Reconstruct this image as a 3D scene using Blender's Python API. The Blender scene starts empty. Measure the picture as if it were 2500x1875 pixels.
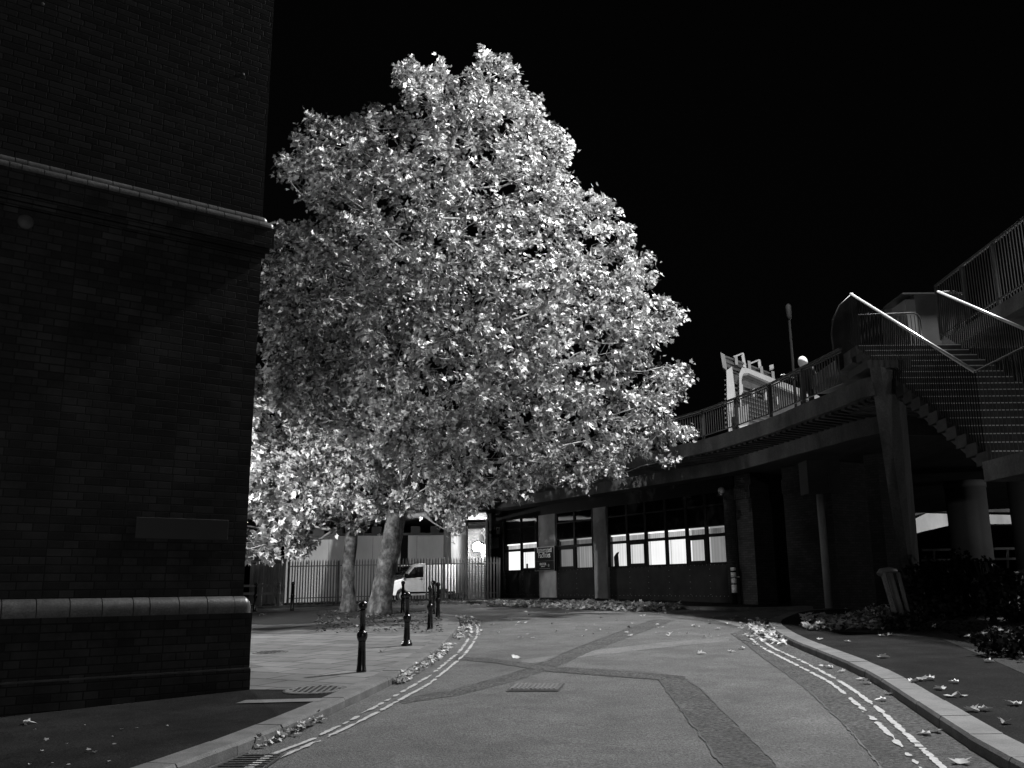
import bpy, bmesh, math, random
import numpy as np
from mathutils import Vector, Matrix
from mathutils.geometry import tessellate_polygon
random.seed(7); rng = np.random.default_rng(7)
scene = bpy.context.scene
COL = scene.collection

# ------------------------------------------------------------ camera
F = 2215.0; CX, CY = 1250.0, 937.5; CZ = 1.70
PITCH = math.radians(12.55); ROLL = 0.009
_f = np.array([0, math.cos(PITCH), math.sin(PITCH)]); _r = np.array([1., 0, 0]); _u = np.cross(_r, _f)
_c, _s = math.cos(ROLL), math.sin(ROLL)
RR, UU = _c * _r - _s * _u, _s * _r + _c * _u
CAM = np.array([0, 0, CZ])
cam = bpy.data.cameras.new('camera'); camo = bpy.data.objects.new('camera', cam); COL.objects.link(camo)
cam.sensor_width = 36; cam.lens = F / 2500 * 36; cam.clip_end = 1000; cam.clip_start = .05
camo.matrix_world = Matrix(((RR[0], UU[0], -_f[0], 0), (RR[1], UU[1], -_f[1], 0), (RR[2], UU[2], -_f[2], CZ), (0, 0, 0, 1)))
scene.camera = camo
scene.view_settings.view_transform = 'Standard'; scene.view_settings.look = 'None'
scene.view_settings.exposure = 0; scene.view_settings.gamma = 1
scene.cycles.use_denoising = True
scene.cycles.max_bounces = 5; scene.cycles.diffuse_bounces = 2; scene.cycles.transparent_max_bounces = 4
scene.cycles.sample_clamp_indirect = 3; scene.cycles.sample_clamp_direct = 0

# ------------------------------------------------------------ night sky
w = bpy.data.worlds.new('World'); scene.world = w; w.use_nodes = True
nt = w.node_tree; nt.nodes.clear()
sk = nt.nodes.new('ShaderNodeTexSky'); sk.sky_type = 'NISHITA'; sk.sun_disc = False
sk.sun_elevation = math.radians(-3); sk.sun_rotation = math.radians(140)
bwn = nt.nodes.new('ShaderNodeRGBToBW'); bg = nt.nodes.new('ShaderNodeBackground'); wo = nt.nodes.new('ShaderNodeOutputWorld')
nt.links.new(sk.outputs[0], bwn.inputs[0]); nt.links.new(bwn.outputs[0], bg.inputs[0]); bg.inputs[1].default_value = 0.02
nt.links.new(bg.outputs[0], wo.inputs[0])

# ------------------------------------------------------------ street lamps outside the frame or behind the brick wall, plus added fill lights
def lamp(name, loc, power, radius=.15, spot=None, aim=None, blend=.5):
    l = bpy.data.lights.new(name, 'SPOT' if spot else 'POINT'); l.energy = power; l.shadow_soft_size = radius
    o = bpy.data.objects.new(name, l); COL.objects.link(o); o.location = loc
    if spot:
        l.spot_size = math.radians(spot); l.spot_blend = blend
        d = Vector(aim) - Vector(loc); o.rotation_euler = d.to_track_quat('-Z', 'Y').to_euler()
    return o
lamp('street_light_bridge', (13.4, 25.4, 25.0), 66000, .6)
lamp('fill_light_behind_camera', (7.0, -13.0, 8.0), 2500, .3)  # added fill from behind the camera, lifts the brick wall in place of ambient
lamp('fill_light_van', (-3.2, 42.9, 3.7), 120, .2)  # added fill without a fixture, brightens the side of the van
lamp('street_light_stair', (18.0, 12.5, 13.0), 1700, .25, 46, (10.2, 19.5, 7.2), .5)
lamp('street_light_underpass', (27.0, 26.5, 4.4), 760, .2)
lamp('street_light_path', (-12.4, 22.5, 4.5), 8000, .08, 62, (1.0, 36.0, 2.0), .8)
lamp('street_light_behind_wall', (-8.0, 22.8, 4.7), 620, .12)
lamp('fill_light_yard_wall', (-4.6, 47.0, 4.6), 210, .07)  # added fill without a fixture, brightens the concrete wall under the deck
lamp('street_light_far_road', (33.0, 64.0, 9.0), 5000, .3)
lamp('street_light_campus', (18.0, 46.0, 13.0), 3000, .3)

# ------------------------------------------------------------ pixel <-> place helpers (source photo pixels)
def ray(x, y):
    d = (x - CX) / F * RR - (y - CY) / F * UU + _f
    return d / d[1]
def gz(X, Y): return .0262 * min(Y, 40) + .02 * X
def G(x, y, h=0):
    d = ray(x, y); t = (CZ - h) / (.0262 + .02 * d[0] - d[2])
    if t > 40 or t < 0: t = (CZ - h - 1.048) / (.02 * d[0] - d[2])
    return CAM + t * d
def Z(x, y, z): d = ray(x, y); return CAM + (z - CZ) / d[2] * d
def Yp(x, y, Y): return CAM + Y * ray(x, y)
def V(x, y, p, dr):
    d = ray(x, y); n = np.array([-dr[1], dr[0]])
    return CAM + (n @ np.array(p[:2])) / (n @ d[:2]) * d

# ------------------------------------------------------------ materials
def newmat(name):
    m = bpy.data.materials.new(name); m.use_nodes = True
    return m, m.node_tree, m.node_tree.nodes['Principled BSDF']
def g3(v): return (v, v, v, 1)
def nmat(name, c1, c2, scale=5, rough=.8, bump=0, bscale=40, metal=0, detail=6, stretch=None, c3=None, spec=.5, bdist=.01):
    m, t, p = newmat(name)
    tc = t.nodes.new('ShaderNodeTexCoord'); src = tc.outputs['Object']
    if stretch:
        mp = t.nodes.new('ShaderNodeMapping'); mp.inputs['Scale'].default_value = stretch
        t.links.new(src, mp.inputs[0]); src = mp.outputs[0]
    n = t.nodes.new('ShaderNodeTexNoise'); n.inputs['Scale'].default_value = scale; n.inputs['Detail'].default_value = detail
    n.inputs['Roughness'].default_value = .65
    t.links.new(src, n.inputs['Vector'])
    cr = t.nodes.new('ShaderNodeValToRGB'); cr.color_ramp.elements[0].position = .35; cr.color_ramp.elements[1].position = .65
    cr.color_ramp.elements[0].color = g3(c1); cr.color_ramp.elements[1].color = g3(c2)
    t.links.new(n.outputs[0], cr.inputs[0]); out = cr.outputs[0]
    if c3 is not None:   # fine speckle
        n3 = t.nodes.new('ShaderNodeTexNoise'); n3.inputs['Scale'].default_value = c3[0]; n3.inputs['Detail'].default_value = 3
        t.links.new(tc.outputs['Object'], n3.inputs['Vector'])
        r3 = t.nodes.new('ShaderNodeMapRange'); r3.inputs[1].default_value = .3; r3.inputs[2].default_value = .7
        r3.inputs[3].default_value = c3[1]; r3.inputs[4].default_value = c3[2]
        t.links.new(n3.outputs[0], r3.inputs[0])
        mx = t.nodes.new('ShaderNodeVectorMath'); mx.operation = 'SCALE'
        t.links.new(out, mx.inputs[0]); t.links.new(r3.outputs[0], mx.inputs['Scale']); out = mx.outputs[0]
        n4 = t.nodes.new('ShaderNodeTexNoise'); n4.inputs['Scale'].default_value = .33; n4.inputs['Detail'].default_value = 7; n4.inputs['Roughness'].default_value = .7; n4.inputs['Distortion'].default_value = .6
        t.links.new(tc.outputs['Object'], n4.inputs['Vector']); r4 = t.nodes.new('ShaderNodeMapRange'); r4.inputs[1].default_value = .3; r4.inputs[2].default_value = .7; r4.inputs[3].default_value = .68; r4.inputs[4].default_value = 1.28
        t.links.new(n4.outputs[0], r4.inputs[0]); mx2 = t.nodes.new('ShaderNodeVectorMath'); mx2.operation = 'SCALE'; t.links.new(out, mx2.inputs[0]); t.links.new(r4.outputs[0], mx2.inputs['Scale']); out = mx2.outputs[0]
    t.links.new(out, p.inputs['Base Color'])
    p.inputs['Roughness'].default_value = rough; p.inputs['Metallic'].default_value = metal
    p.inputs['Specular IOR Level'].default_value = spec
    if bump:
        b = t.nodes.new('ShaderNodeBump'); b.inputs['Strength'].default_value = bump; b.inputs['Distance'].default_value = bdist
        nb = t.nodes.new('ShaderNodeTexNoise'); nb.inputs['Scale'].default_value = bscale; nb.inputs['Detail'].default_value = 5
        t.links.new(tc.outputs['Object'], nb.inputs['Vector']); t.links.new(nb.outputs[0], b.inputs['Height']); t.links.new(b.outputs[0], p.inputs['Normal'])
    return m
def brickmat(name, c1, c2, mortar, bw=.23, bh=.08, rough=.6, msize=.01, blotch=.6, off=.5, sq=1.0, sqf=2, flat=False, rot=0, bump=.6, spec=.4):
    m, t, p = newmat(name)
    tc = t.nodes.new('ShaderNodeTexCoord')
    if flat:
        mp = t.nodes.new('ShaderNodeMapping'); mp.inputs['Rotation'].default_value = (0, 0, rot)
        t.links.new(tc.outputs['Object'], mp.inputs[0]); vec = mp.outputs[0]
    else:
        sp = t.nodes.new('ShaderNodeSeparateXYZ'); t.links.new(tc.outputs['Object'], sp.inputs[0])
        sn = t.nodes.new('ShaderNodeSeparateXYZ'); t.links.new(tc.outputs['Normal'], sn.inputs[0])
        ab = t.nodes.new('ShaderNodeMath'); ab.operation = 'ABSOLUTE'; t.links.new(sn.outputs[0], ab.inputs[0])
        gt = t.nodes.new('ShaderNodeMath'); gt.operation = 'GREATER_THAN'; gt.inputs[1].default_value = .6; t.links.new(ab.outputs[0], gt.inputs[0])
        mxx = t.nodes.new('ShaderNodeMix'); t.links.new(gt.outputs[0], mxx.inputs[0]); t.links.new(sp.outputs[0], mxx.inputs[2]); t.links.new(sp.outputs[1], mxx.inputs[3])
        cb = t.nodes.new('ShaderNodeCombineXYZ'); t.links.new(mxx.outputs[0], cb.inputs[0]); t.links.new(sp.outputs[2], cb.inputs[1]); vec = cb.outputs[0]
    br = t.nodes.new('ShaderNodeTexBrick'); br.inputs['Scale'].default_value = 1
    br.inputs['Brick Width'].default_value = bw; br.inputs['Row Height'].default_value = bh
    br.inputs['Mortar Size'].default_value = msize; br.inputs['Mortar Smooth'].default_value = .3; br.inputs['Bias'].default_value = -.1
    br.offset = off; br.squash = sq; br.squash_frequency = sqf
    br.inputs['Color1'].default_value = g3(c1); br.inputs['Color2'].default_value = g3(c2); br.inputs['Mortar'].default_value = g3(mortar)
    t.links.new(vec, br.inputs['Vector'])
    n = t.nodes.new('ShaderNodeTexNoise'); n.inputs['Scale'].default_value = 1.3; n.inputs['Detail'].default_value = 8; n.inputs['Roughness'].default_value = .7
    t.links.new(tc.outputs['Object'], n.inputs['Vector'])
    mr = t.nodes.new('ShaderNodeMapRange'); mr.inputs[1].default_value = .3; mr.inputs[2].default_value = .7; mr.inputs[3].default_value = 1 - blotch; mr.inputs[4].default_value = 1 + blotch
    t.links.new(n.outputs[0], mr.inputs[0])
    vm = t.nodes.new('ShaderNodeVectorMath'); vm.operation = 'SCALE'; t.links.new(br.outputs[0], vm.inputs[0]); t.links.new(mr.outputs[0], vm.inputs['Scale'])
    t.links.new(vm.outputs[0], p.inputs['Base Color']); p.inputs['Roughness'].default_value = rough; p.inputs['Specular IOR Level'].default_value = spec
    nf = t.nodes.new('ShaderNodeTexNoise'); nf.inputs['Scale'].default_value = 60; nf.inputs['Detail'].default_value = 3; t.links.new(tc.outputs['Object'], nf.inputs['Vector'])
    ad = t.nodes.new('ShaderNodeMath'); ad.operation = 'MULTIPLY_ADD'; ad.inputs[1].default_value = .35
    iv = t.nodes.new('ShaderNodeMath'); iv.operation = 'SUBTRACT'; iv.inputs[0].default_value = 1; t.links.new(br.outputs['Fac'], iv.inputs[1])
    t.links.new(nf.outputs[0], ad.inputs[0]); t.links.new(iv.outputs[0], ad.inputs[2])
    b = t.nodes.new('ShaderNodeBump'); b.inputs['Strength'].default_value = bump; b.inputs['Distance'].default_value = .012
    t.links.new(ad.outputs[0], b.inputs['Height']); t.links.new(b.outputs[0], p.inputs['Normal'])
    return m
def emit(name, v, s):
    m, t, p = newmat(name); p.inputs['Base Color'].default_value = g3(.02); p.inputs['Emission Color'].default_value = g3(v); p.inputs['Emission Strength'].default_value = s
    return m
def blindmat(name, v, contrast=.35, slat=.09, soft=.5, split=None):  # emission gives the slats the room light that shines through them
    m, t, p = newmat(name); tc = t.nodes.new('ShaderNodeTexCoord')
    sp = t.nodes.new('ShaderNodeSeparateXYZ'); t.links.new(tc.outputs['Object'], sp.inputs[0])
    wv = t.nodes.new('ShaderNodeMath'); wv.operation = 'SINE'; ml = t.nodes.new('ShaderNodeMath'); ml.operation = 'MULTIPLY'; ml.inputs[1].default_value = 2 * math.pi / slat
    t.links.new(sp.outputs[0], ml.inputs[0]); t.links.new(ml.outputs[0], wv.inputs[0])
    cb = t.nodes.new('ShaderNodeCombineXYZ'); t.links.new(sp.outputs[0], cb.inputs[0])
    n = t.nodes.new('ShaderNodeTexNoise'); n.inputs['Scale'].default_value = 3.2; n.inputs['Detail'].default_value = 4; t.links.new(cb.outputs[0], n.inputs['Vector'])
    n2 = t.nodes.new('ShaderNodeTexNoise'); n2.inputs['Scale'].default_value = 1.1; n2.inputs['Detail'].default_value = 1; t.links.new(tc.outputs['Object'], n2.inputs['Vector'])
    a = t.nodes.new('ShaderNodeMath'); a.operation = 'MULTIPLY_ADD'; a.inputs[1].default_value = contrast * .25; a.inputs[2].default_value = 1 - contrast
    t.links.new(wv.outputs[0], a.inputs[0])
    b = t.nodes.new('ShaderNodeMath'); b.operation = 'MULTIPLY_ADD'; b.inputs[1].default_value = contrast * 1.6; t.links.new(n.outputs[0], b.inputs[0]); t.links.new(a.outputs[0], b.inputs[2])
    c = t.nodes.new('ShaderNodeMath'); c.operation = 'MULTIPLY_ADD'; c.inputs[1].default_value = soft; t.links.new(n2.outputs[0], c.inputs[0]); t.links.new(b.outputs[0], c.inputs[2])
    d = t.nodes.new('ShaderNodeMath'); d.operation = 'MULTIPLY'; d.inputs[1].default_value = v; t.links.new(c.outputs[0], d.inputs[0])
    t.links.new(d.outputs[0], p.inputs['Emission Strength']); p.inputs['Emission Color'].default_value = g3(1); p.inputs['Base Color'].default_value = g3(.04)
    return m

M = {}
M['asphalt'] = nmat('asphalt', .052, .092, 1.6, .85, 1, 60, detail=10, c3=(42, .35, 1.75), bdist=.02)
M['asphalt_dark'] = nmat('asphalt_dark', .034, .058, 2, .85, 1, 90, detail=8, c3=(26, -.1, 2.5), bdist=.03)
M['asphalt_pave'] = nmat('asphalt_pave', .009, .018, 1.4, .9, .8, 70, detail=8, c3=(55, .4, 1.6), spec=.04)
M['seam'] = nmat('seam', .010, .018, 3, .7)
M['kerb'] = nmat('kerb_concrete', .065, .12, 3, .75, .5, 70, detail=9, c3=(60, .75, 1.2))
M['flags'] = brickmat('flagstone', .085, .15, .02, bw=.9, bh=.62, msize=.022, blotch=.35, flat=True, rot=.55, rough=.8, bump=.35)
M['soil'] = nmat('soil', .004, .013, 3, .95, 1, 30, detail=10, bdist=.05)
M['paint'] = nmat('road_paint', .26, .46, 18, .6, .5, 120)
M['brick_lo'] = brickmat('engineering_brick', .012, .032, .006, bw=.29, bh=.1, msize=.009, blotch=.7, sq=.62, sqf=2, rough=.6, spec=.15, bump=.22)
M['brick_up'] = brickmat('upper_brick', .017, .034, .006, bw=.30, bh=.094, msize=.010, blotch=.28, sq=.55, sqf=3, rough=.75, spec=.1, bump=.3)
M['bull'] = nmat('bullnose_brick', .04, .075, 6, .36, .3, 50, c3=(40, .7, 1.2), spec=.5)
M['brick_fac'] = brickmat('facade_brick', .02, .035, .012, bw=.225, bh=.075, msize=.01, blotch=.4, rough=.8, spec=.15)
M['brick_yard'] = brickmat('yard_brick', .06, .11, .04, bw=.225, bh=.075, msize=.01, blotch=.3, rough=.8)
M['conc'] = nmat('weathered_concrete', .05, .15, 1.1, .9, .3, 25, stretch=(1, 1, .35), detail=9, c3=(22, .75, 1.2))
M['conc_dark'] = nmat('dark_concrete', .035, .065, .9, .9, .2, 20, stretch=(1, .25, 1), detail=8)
M['soffit'] = nmat('shaded_soffit', .04, .075, .9, .9, stretch=(1, .25, 1), spec=.1)  # underside coloured darker than the beam to deepen its shade
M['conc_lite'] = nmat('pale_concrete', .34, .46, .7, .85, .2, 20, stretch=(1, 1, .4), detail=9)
M['bark'] = nmat('plane_bark', .014, .13, 3.4, .85, 1, 16, stretch=(1, 1, .6), detail=10, c3=(6, .25, 1.5), bdist=.04)
M['twig'] = nmat('twig_bark', .16, .38, 6, .85)
M['black_metal'] = nmat('black_gloss_paint', .004, .009, 5, .22, .25, 35, spec=.6)
M['rail'] = nmat('dark_rail_paint', .02, .035, 5, .5, spec=.3)
M['rail_bright'] = nmat('galvanised_tube', .45, .6, 9, .32, metal=.6)
M['rail_dark'] = nmat('dark_bar_paint', .006, .012, 5, .6, spec=.1)  # darker tone for the stair bars
M['fence'] = nmat('galvanised_pale', .055, .10, 3, .6, metal=.2)
M['frame'] = nmat('dark_window_frame', .003, .006, 3, .6, spec=.06)
M['panel'] = nmat('dark_metal_panel', .006, .014, 1.5, .6, .1, 4, spec=.06)
M['render'] = nmat('grey_render', .13, .24, 1.0, .85, .15, 12, detail=5)
M['glass'] = nmat('dark_glass', .004, .007, 3, .04, spec=.9)
M['white'] = nmat('white_paint', .6, .72, 3, .35, spec=.5)
M['sign_black'] = nmat('sign_black', .003, .005, 3, .6, spec=.05)
M['sign_text'] = nmat('sign_lettering', .75, .85, 3, .5)
M['sign_frame'] = nmat('sign_aluminium', .10, .14, 8, .35, metal=.5)
M['notice'] = nmat('notice_plate', .17, .24, 6, .5)
M['cam_white'] = nmat('camera_housing', .45, .55, 6, .4)
M['rubber'] = nmat('rubber', .006, .01, 6, .8)
M['steel'] = nmat('brushed_steel', .25, .4, 12, .4, metal=.5)
M['louvre'] = nmat('louvre_cladding', .07, .11, 2, .6)
M['skin'] = nmat('pale_skin', .52, .66, 9, .55)
M['cloth'] = nmat('dark_cloth', .012, .02, 9, .9)
M['lamp_on'] = emit('lamp_glow', 1, 140)
M['tube_on'] = emit('ceiling_tube', 1, 3)
M['cover'] = nmat('manhole_iron', .07, .11, 8, .5, .6, 50, c3=(40, .6, 1.3))
M['grate'] = nmat('grate_iron', .03, .05, 8, .45)
M['wood'] = nmat('old_timber', .05, .11, 4, .85, .4, 30, stretch=(1, 1, .2))
def leafmat(name, lo, hi, trans=.35, gloss=.07):
    m, t, p = newmat(name); t.nodes.remove(p); out = t.nodes['Material Output']
    at = t.nodes.new('ShaderNodeAttribute'); at.attribute_name = 'tone'
    mr = t.nodes.new('ShaderNodeMapRange'); mr.inputs[3].default_value = lo; mr.inputs[4].default_value = hi; t.links.new(at.outputs['Fac'], mr.inputs[0])
    cb = t.nodes.new('ShaderNodeCombineXYZ'); [t.links.new(mr.outputs[0], cb.inputs[i]) for i in range(3)]
    df = t.nodes.new('ShaderNodeBsdfDiffuse'); tr = t.nodes.new('ShaderNodeBsdfTranslucent'); gl = t.nodes.new('ShaderNodeBsdfGlossy'); gl.inputs['Roughness'].default_value = .38; gl.inputs['Color'].default_value = g3(.8)
    t.links.new(cb.outputs[0], df.inputs[0]); t.links.new(cb.outputs[0], tr.inputs[0])
    m1 = t.nodes.new('ShaderNodeMixShader'); m1.inputs[0].default_value = trans; t.links.new(df.outputs[0], m1.inputs[1]); t.links.new(tr.outputs[0], m1.inputs[2])
    m2 = t.nodes.new('ShaderNodeMixShader'); m2.inputs[0].default_value = gloss; t.links.new(m1.outputs[0], m2.inputs[1]); t.links.new(gl.outputs[0], m2.inputs[2])
    t.links.new(m2.outputs[0], out.inputs[0]); return m
M['leaf'] = leafmat('plane_leaf', .045, .95, .14, .03)
M['dead_leaf'] = leafmat('fallen_leaf', .12, .66, .15, .03)
M['ivy_dry'] = leafmat('dry_litter', .03, .2, .1, .02)
M['ivy'] = leafmat('hedge_leaf', .006, .05, .15, .012)

# ------------------------------------------------------------ mesh builder
class MB:
    def __init__(s): s.v = []; s.f = []; s.sm = []
    def add(s, vs, fs, smooth=False):
        n = len(s.v); s.v += [tuple(map(float, v)) for v in vs]; s.f += [tuple(i + n for i in f) for f in fs]; s.sm += [smooth] * len(fs); return s
    def box(s, x0, x1, y0, y1, z0, z1):
        return s.add([(x0, y0, z0), (x1, y0, z0), (x1, y1, z0), (x0, y1, z0), (x0, y0, z1), (x1, y0, z1), (x1, y1, z1), (x0, y1, z1)],
                     [(0, 3, 2, 1), (4, 5, 6, 7), (0, 1, 5, 4), (1, 2, 6, 5), (2, 3, 7, 6), (3, 0, 4, 7)])
    def bar(s, a, b, w, h, up=(0, 0, 1)):    # box beam from a to b
        a = Vector(a); b = Vector(b); d = (b - a).normalized(); up = Vector(up)
        if abs(d.dot(up)) > .99: up = Vector((1, 0, 0))
        sd = d.cross(up).normalized() * w / 2; u = sd.cross(d).normalized() * h / 2
        vs = [a - sd - u, a + sd - u, a + sd + u, a - sd + u, b - sd - u, b + sd - u, b + sd + u, b - sd + u]
        return s.add(vs, [(0, 3, 2, 1), (4, 5, 6, 7), (0, 1, 5, 4), (1, 2, 6, 5), (2, 3, 7, 6), (3, 0, 4, 7)])
    def tube(s, pts, rad, seg=8, cap=True, squash=None):
        pts = [Vector(p) for p in pts]; n = len(pts); rad = rad if hasattr(rad, '__len__') else [rad] * n
        base = len(s.v); ref = Vector((0, 0, 1)) if abs((pts[-1] - pts[0]).normalized().z) < .9 else Vector((1, 0, 0))
        vs = []; fs = []
        for i, p in enumerate(pts):
            d = (pts[min(i + 1, n - 1)] - pts[max(i - 1, 0)]).normalized()
            a = d.cross(ref).normalized(); b = a.cross(d).normalized(); 
            for k in range(seg):
                t = 2 * math.pi * k / seg; vs.append(p + (a * math.cos(t) + b * math.sin(t)) * rad[i])
        for i in range(n - 1):
            for k in range(seg):
                k2 = (k + 1) % seg; fs.append((i * seg + k, i * seg + k2, (i + 1) * seg + k2, (i + 1) * seg + k))
        s.add(vs, fs, True)
        if cap: s.add([], []); s.f += [tuple(base + k for k in range(seg))[::-1], tuple(base + (n - 1) * seg + k for k in range(seg))]; s.sm += [False, False]
        return s
    def lathe(s, prof, c=(0, 0, 0), seg=20):
        vs = []; fs = []; n = len(prof)
        for r, z in prof:
            for k in range(seg): t = 2 * math.pi * k / seg; vs.append((c[0] + r * math.cos(t), c[1] + r * math.sin(t), c[2] + z))
        for i in range(n - 1):
            for k in range(seg): k2 = (k + 1) % seg; fs.append((i * seg + k, i * seg + k2, (i + 1) * seg + k2, (i + 1) * seg + k))
        s.add(vs, fs, True)
        b = len(s.v) - n * seg; s.f += [tuple(b + k for k in range(seg))[::-1], tuple(b + (n - 1) * seg + k for k in range(seg))]; s.sm += [False, False]
        return s
    def poly(s, pts, th=0, up=(0, 0, -1)):     # polygon (3d points), optional extrusion
        tri = tessellate_polygon([[Vector(p) for p in pts]]); n = len(pts)
        if th == 0: return s.add(pts, [tuple(t) for t in tri])
        o = Vector(up) * th; vs = [Vector(p) for p in pts] + [Vector(p) + o for p in pts]
        fs = [tuple(t) for t in tri] + [tuple(i + n for i in t)[::-1] for t in tri] + [(i, (i + 1) % n, n + (i + 1) % n, n + i) for i in range(n)]
        return s.add(vs, fs)
    def build(s, name, mat, parent=None, origin=None, bevel=0, fixn=True):
        me = bpy.data.meshes.new(name); v = s.v
        if origin is not None: v = [(a - origin[0], b - origin[1], c - origin[2]) for a, b, c in v]
        me.from_pydata(v, [], s.f); me.materials.append(mat); me.polygons.foreach_set('use_smooth', s.sm)
        if fixn:
            bm = bmesh.new(); bm.from_mesh(me); bmesh.ops.recalc_face_normals(bm, faces=bm.faces); bm.to_mesh(me); bm.free()
        o = bpy.data.objects.new(name, me); COL.objects.link(o)
        if parent is not None: o.parent = parent
        elif origin is not None: o.location = origin
        if bevel:
            b = o.modifiers.new('b', 'BEVEL'); b.width = bevel; b.segments = 2; b.limit_method = 'ANGLE'
        return o
def tag(o, label=None, cat=None, group=None, kind=None):
    if label: o['label'] = label
    if cat: o['category'] = cat
    if group: o['group'] = group
    if kind: o['kind'] = kind
    return o
def thing(name, label, cat, loc=(0, 0, 0), rotz=0, group=None):
    o = bpy.data.objects.new(name, None); COL.objects.link(o); o.location = tuple(map(float, loc)); o.rotation_euler = (0, 0, rotz)
    return tag(o, label, cat, group)
def dup(root, loc, rotz=0, label=None):
    r = root.copy(); COL.objects.link(r); r.location = tuple(map(float, loc)); r.rotation_euler = (0, 0, rotz)
    if label: r['label'] = label
    for ch in list(root.children):
        c = ch.copy(); COL.objects.link(c); c.parent = r
        for q in ch.children: d = q.copy(); COL.objects.link(d); d.parent = c
    return r
def wp(c, loc): return (c[0] - loc[0], c[1] - loc[1], c[2] - loc[2])

# ============================================================ GROUND
def sheet(pts2, h, name, mat, kind='structure', side=0):
    mb = MB(); P = [(p[0], p[1], gz(p[0], p[1]) + h) for p in pts2]
    if side: mb.poly(P, side)
    else: mb.poly(P)
    o = mb.build(name, mat)
    if not side:
        me = o.data; bm = bmesh.new(); bm.from_mesh(me)
        for f in bm.faces:
            if f.normal.z < 0: f.normal_flip()
        bm.to_mesh(me); bm.free()
    return tag(o, kind=kind)
mb = MB(); ys = [-30, 0, 20, 40, 60, 100, 200, 320]; xs = [-200, -80, -30, 0, 30, 80, 200]
for j, y in enumerate(ys):
    for i, x in enumerate(xs): mb.v.append((x, y, gz(max(-60, min(60, x)), y) - .02))
for j in range(len(ys) - 1):
    for i in range(len(xs) - 1): a = j * len(xs) + i; mb.f.append((a, a + 1, a + len(xs) + 1, a + len(xs))); mb.sm.append(False)
tag(mb.build('ground', M['soil']), kind='structure')
def road_sheet():
    mb = MB(); ys = [-6, 0, 10, 20, 30, 40, 56]; xs = [-40, -20, -8, 0, 8, 20, 50]
    for j, y in enumerate(ys):
        for i, x in enumerate(xs): mb.v.append((x, y, gz(x, y)))
    for j in range(len(ys) - 1):
        for i in range(len(xs) - 1): a = j * len(xs) + i; mb.f.append((a, a + 1, a + len(xs) + 1, a + len(xs))); mb.sm.append(False)
    return tag(mb.build('road', M['asphalt']), kind='structure')
road_sheet()
def smooth(pts, it=2):
    P = [np.array(p[:2], float) for p in pts]
    for _ in range(it):
        Q = [P[0]]
        for a, b in zip(P[:-1], P[1:]): Q += [a * .75 + b * .25, a * .25 + b * .75]
        P = Q + [P[-1]]
    return P
# kerb lines (road side, foot of the kerb)
kl = [G(*p) for p in [(400, 1915), (514, 1872), (600, 1837), (710, 1790), (807, 1745), (897, 1702), (950, 1678), (990, 1649), (1048, 1613), (1080, 1586), (1109, 1552), (1125, 1531), (1118, 1513), (1072, 1502), (1000, 1494)]]
d0 = kl[0] - kl[1]; kl = [kl[0] + d0 / np.linalg.norm(d0) * 10] + kl
kl += [np.array([-9.0, 34.6, 0]), np.array([-16, 32.5, 0]), np.array([-30, 30, 0])]
KL = smooth(kl)
kr = [G(*p) for p in [(2500, 1905), (2440, 1875), (2386, 1843), (2287, 1775), (2124, 1660), (2033, 1620), (1934, 1579), (1880, 1545), (1872, 1532), (1885, 1520)]]
kr = [kr[0] + np.array([-.9, -9, 0])] + kr + [np.array([8.2, 27.0, 0]), np.array([12, 26.0, 0]), np.array([30, 24, 0])]
KR = smooth(kr)
kf = [np.array([-30, 44.5, 0]), np.array([-12, 42.3, 0])] + [G(*p) for p in [(1100, 1474), (1353, 1471), (1520, 1476), (1600, 1481), (1660, 1488), (1760, 1491), (1900, 1493)]] + [np.array([14.5, 30.3, 0]), np.array([30, 29, 0])]
KF = smooth(kf)
def offset(P, d):
    out = []
    for i, p in enumerate(P):
        t = P[min(i + 1, len(P) - 1)] - P[max(i - 1, 0)]; t = t / np.linalg.norm(t)
        out.append(p + np.array([-t[1], t[0]]) * d)
    return out
KH = .12; KW = .30
def resample(P, step):
    L = [0]
    for a, b in zip(P[:-1], P[1:]): L.append(L[-1] + np.linalg.norm(b - a))
    n = max(2, int(L[-1] / step) + 1); out = []
    for s in np.linspace(0, L[-1], n):
        i = min(max(np.searchsorted(L, s) - 1, 0), len(P) - 2); t = (s - L[i]) / max(L[i + 1] - L[i], 1e-6); out.append(P[i] * (1 - t) + P[i + 1] * t)
    return out
def kerb(P, side, name, h=KH):
    A = resample(P, .915); B = offset(A, KW * side); A2 = offset(A, .03 * side); A1 = offset(A, .008 * side); mb = MB()
    for i in range(len(A) - 1):
        def lerp(Q, t): return Q[i] * (1 - t) + Q[i + 1] * t
        hh = h + random.uniform(-.004, .004); sh = random.uniform(-.006, .006)
        rows = []
        for t in (.006, .994):
            pr = [(A, -.03), (A, h * .1), (A1, hh - .035), (A2, hh - .004), (B, hh), (B, -.03)]
            rows.append([(*(lerp(Q, t) + sh), gz(*lerp(Q, t)) + z) for Q, z in pr])
        n = len(rows[0]); mb.add(rows[0] + rows[1], [(k, k + 1, n + k + 1, n + k) for k in range(n - 1)] + [tuple(range(n)), tuple(range(n, 2 * n))[::-1]])
    return tag(mb.build(name, M['kerb']), kind='structure')
kerb(KL, 1, 'kerb'); kerb(KR, -1, 'kerb'); kerb(KF, 1, 'kerb', .1)
# seam bed under the joints
for P, s in ((KL, 1), (KR, -1), (KF, 1)):
    A = offset(P, .02 * s); B = offset(P, (KW - .01) * s)
    sheet([*A, *B[::-1]], .07, 'kerb_bed', M['seam'])
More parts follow.
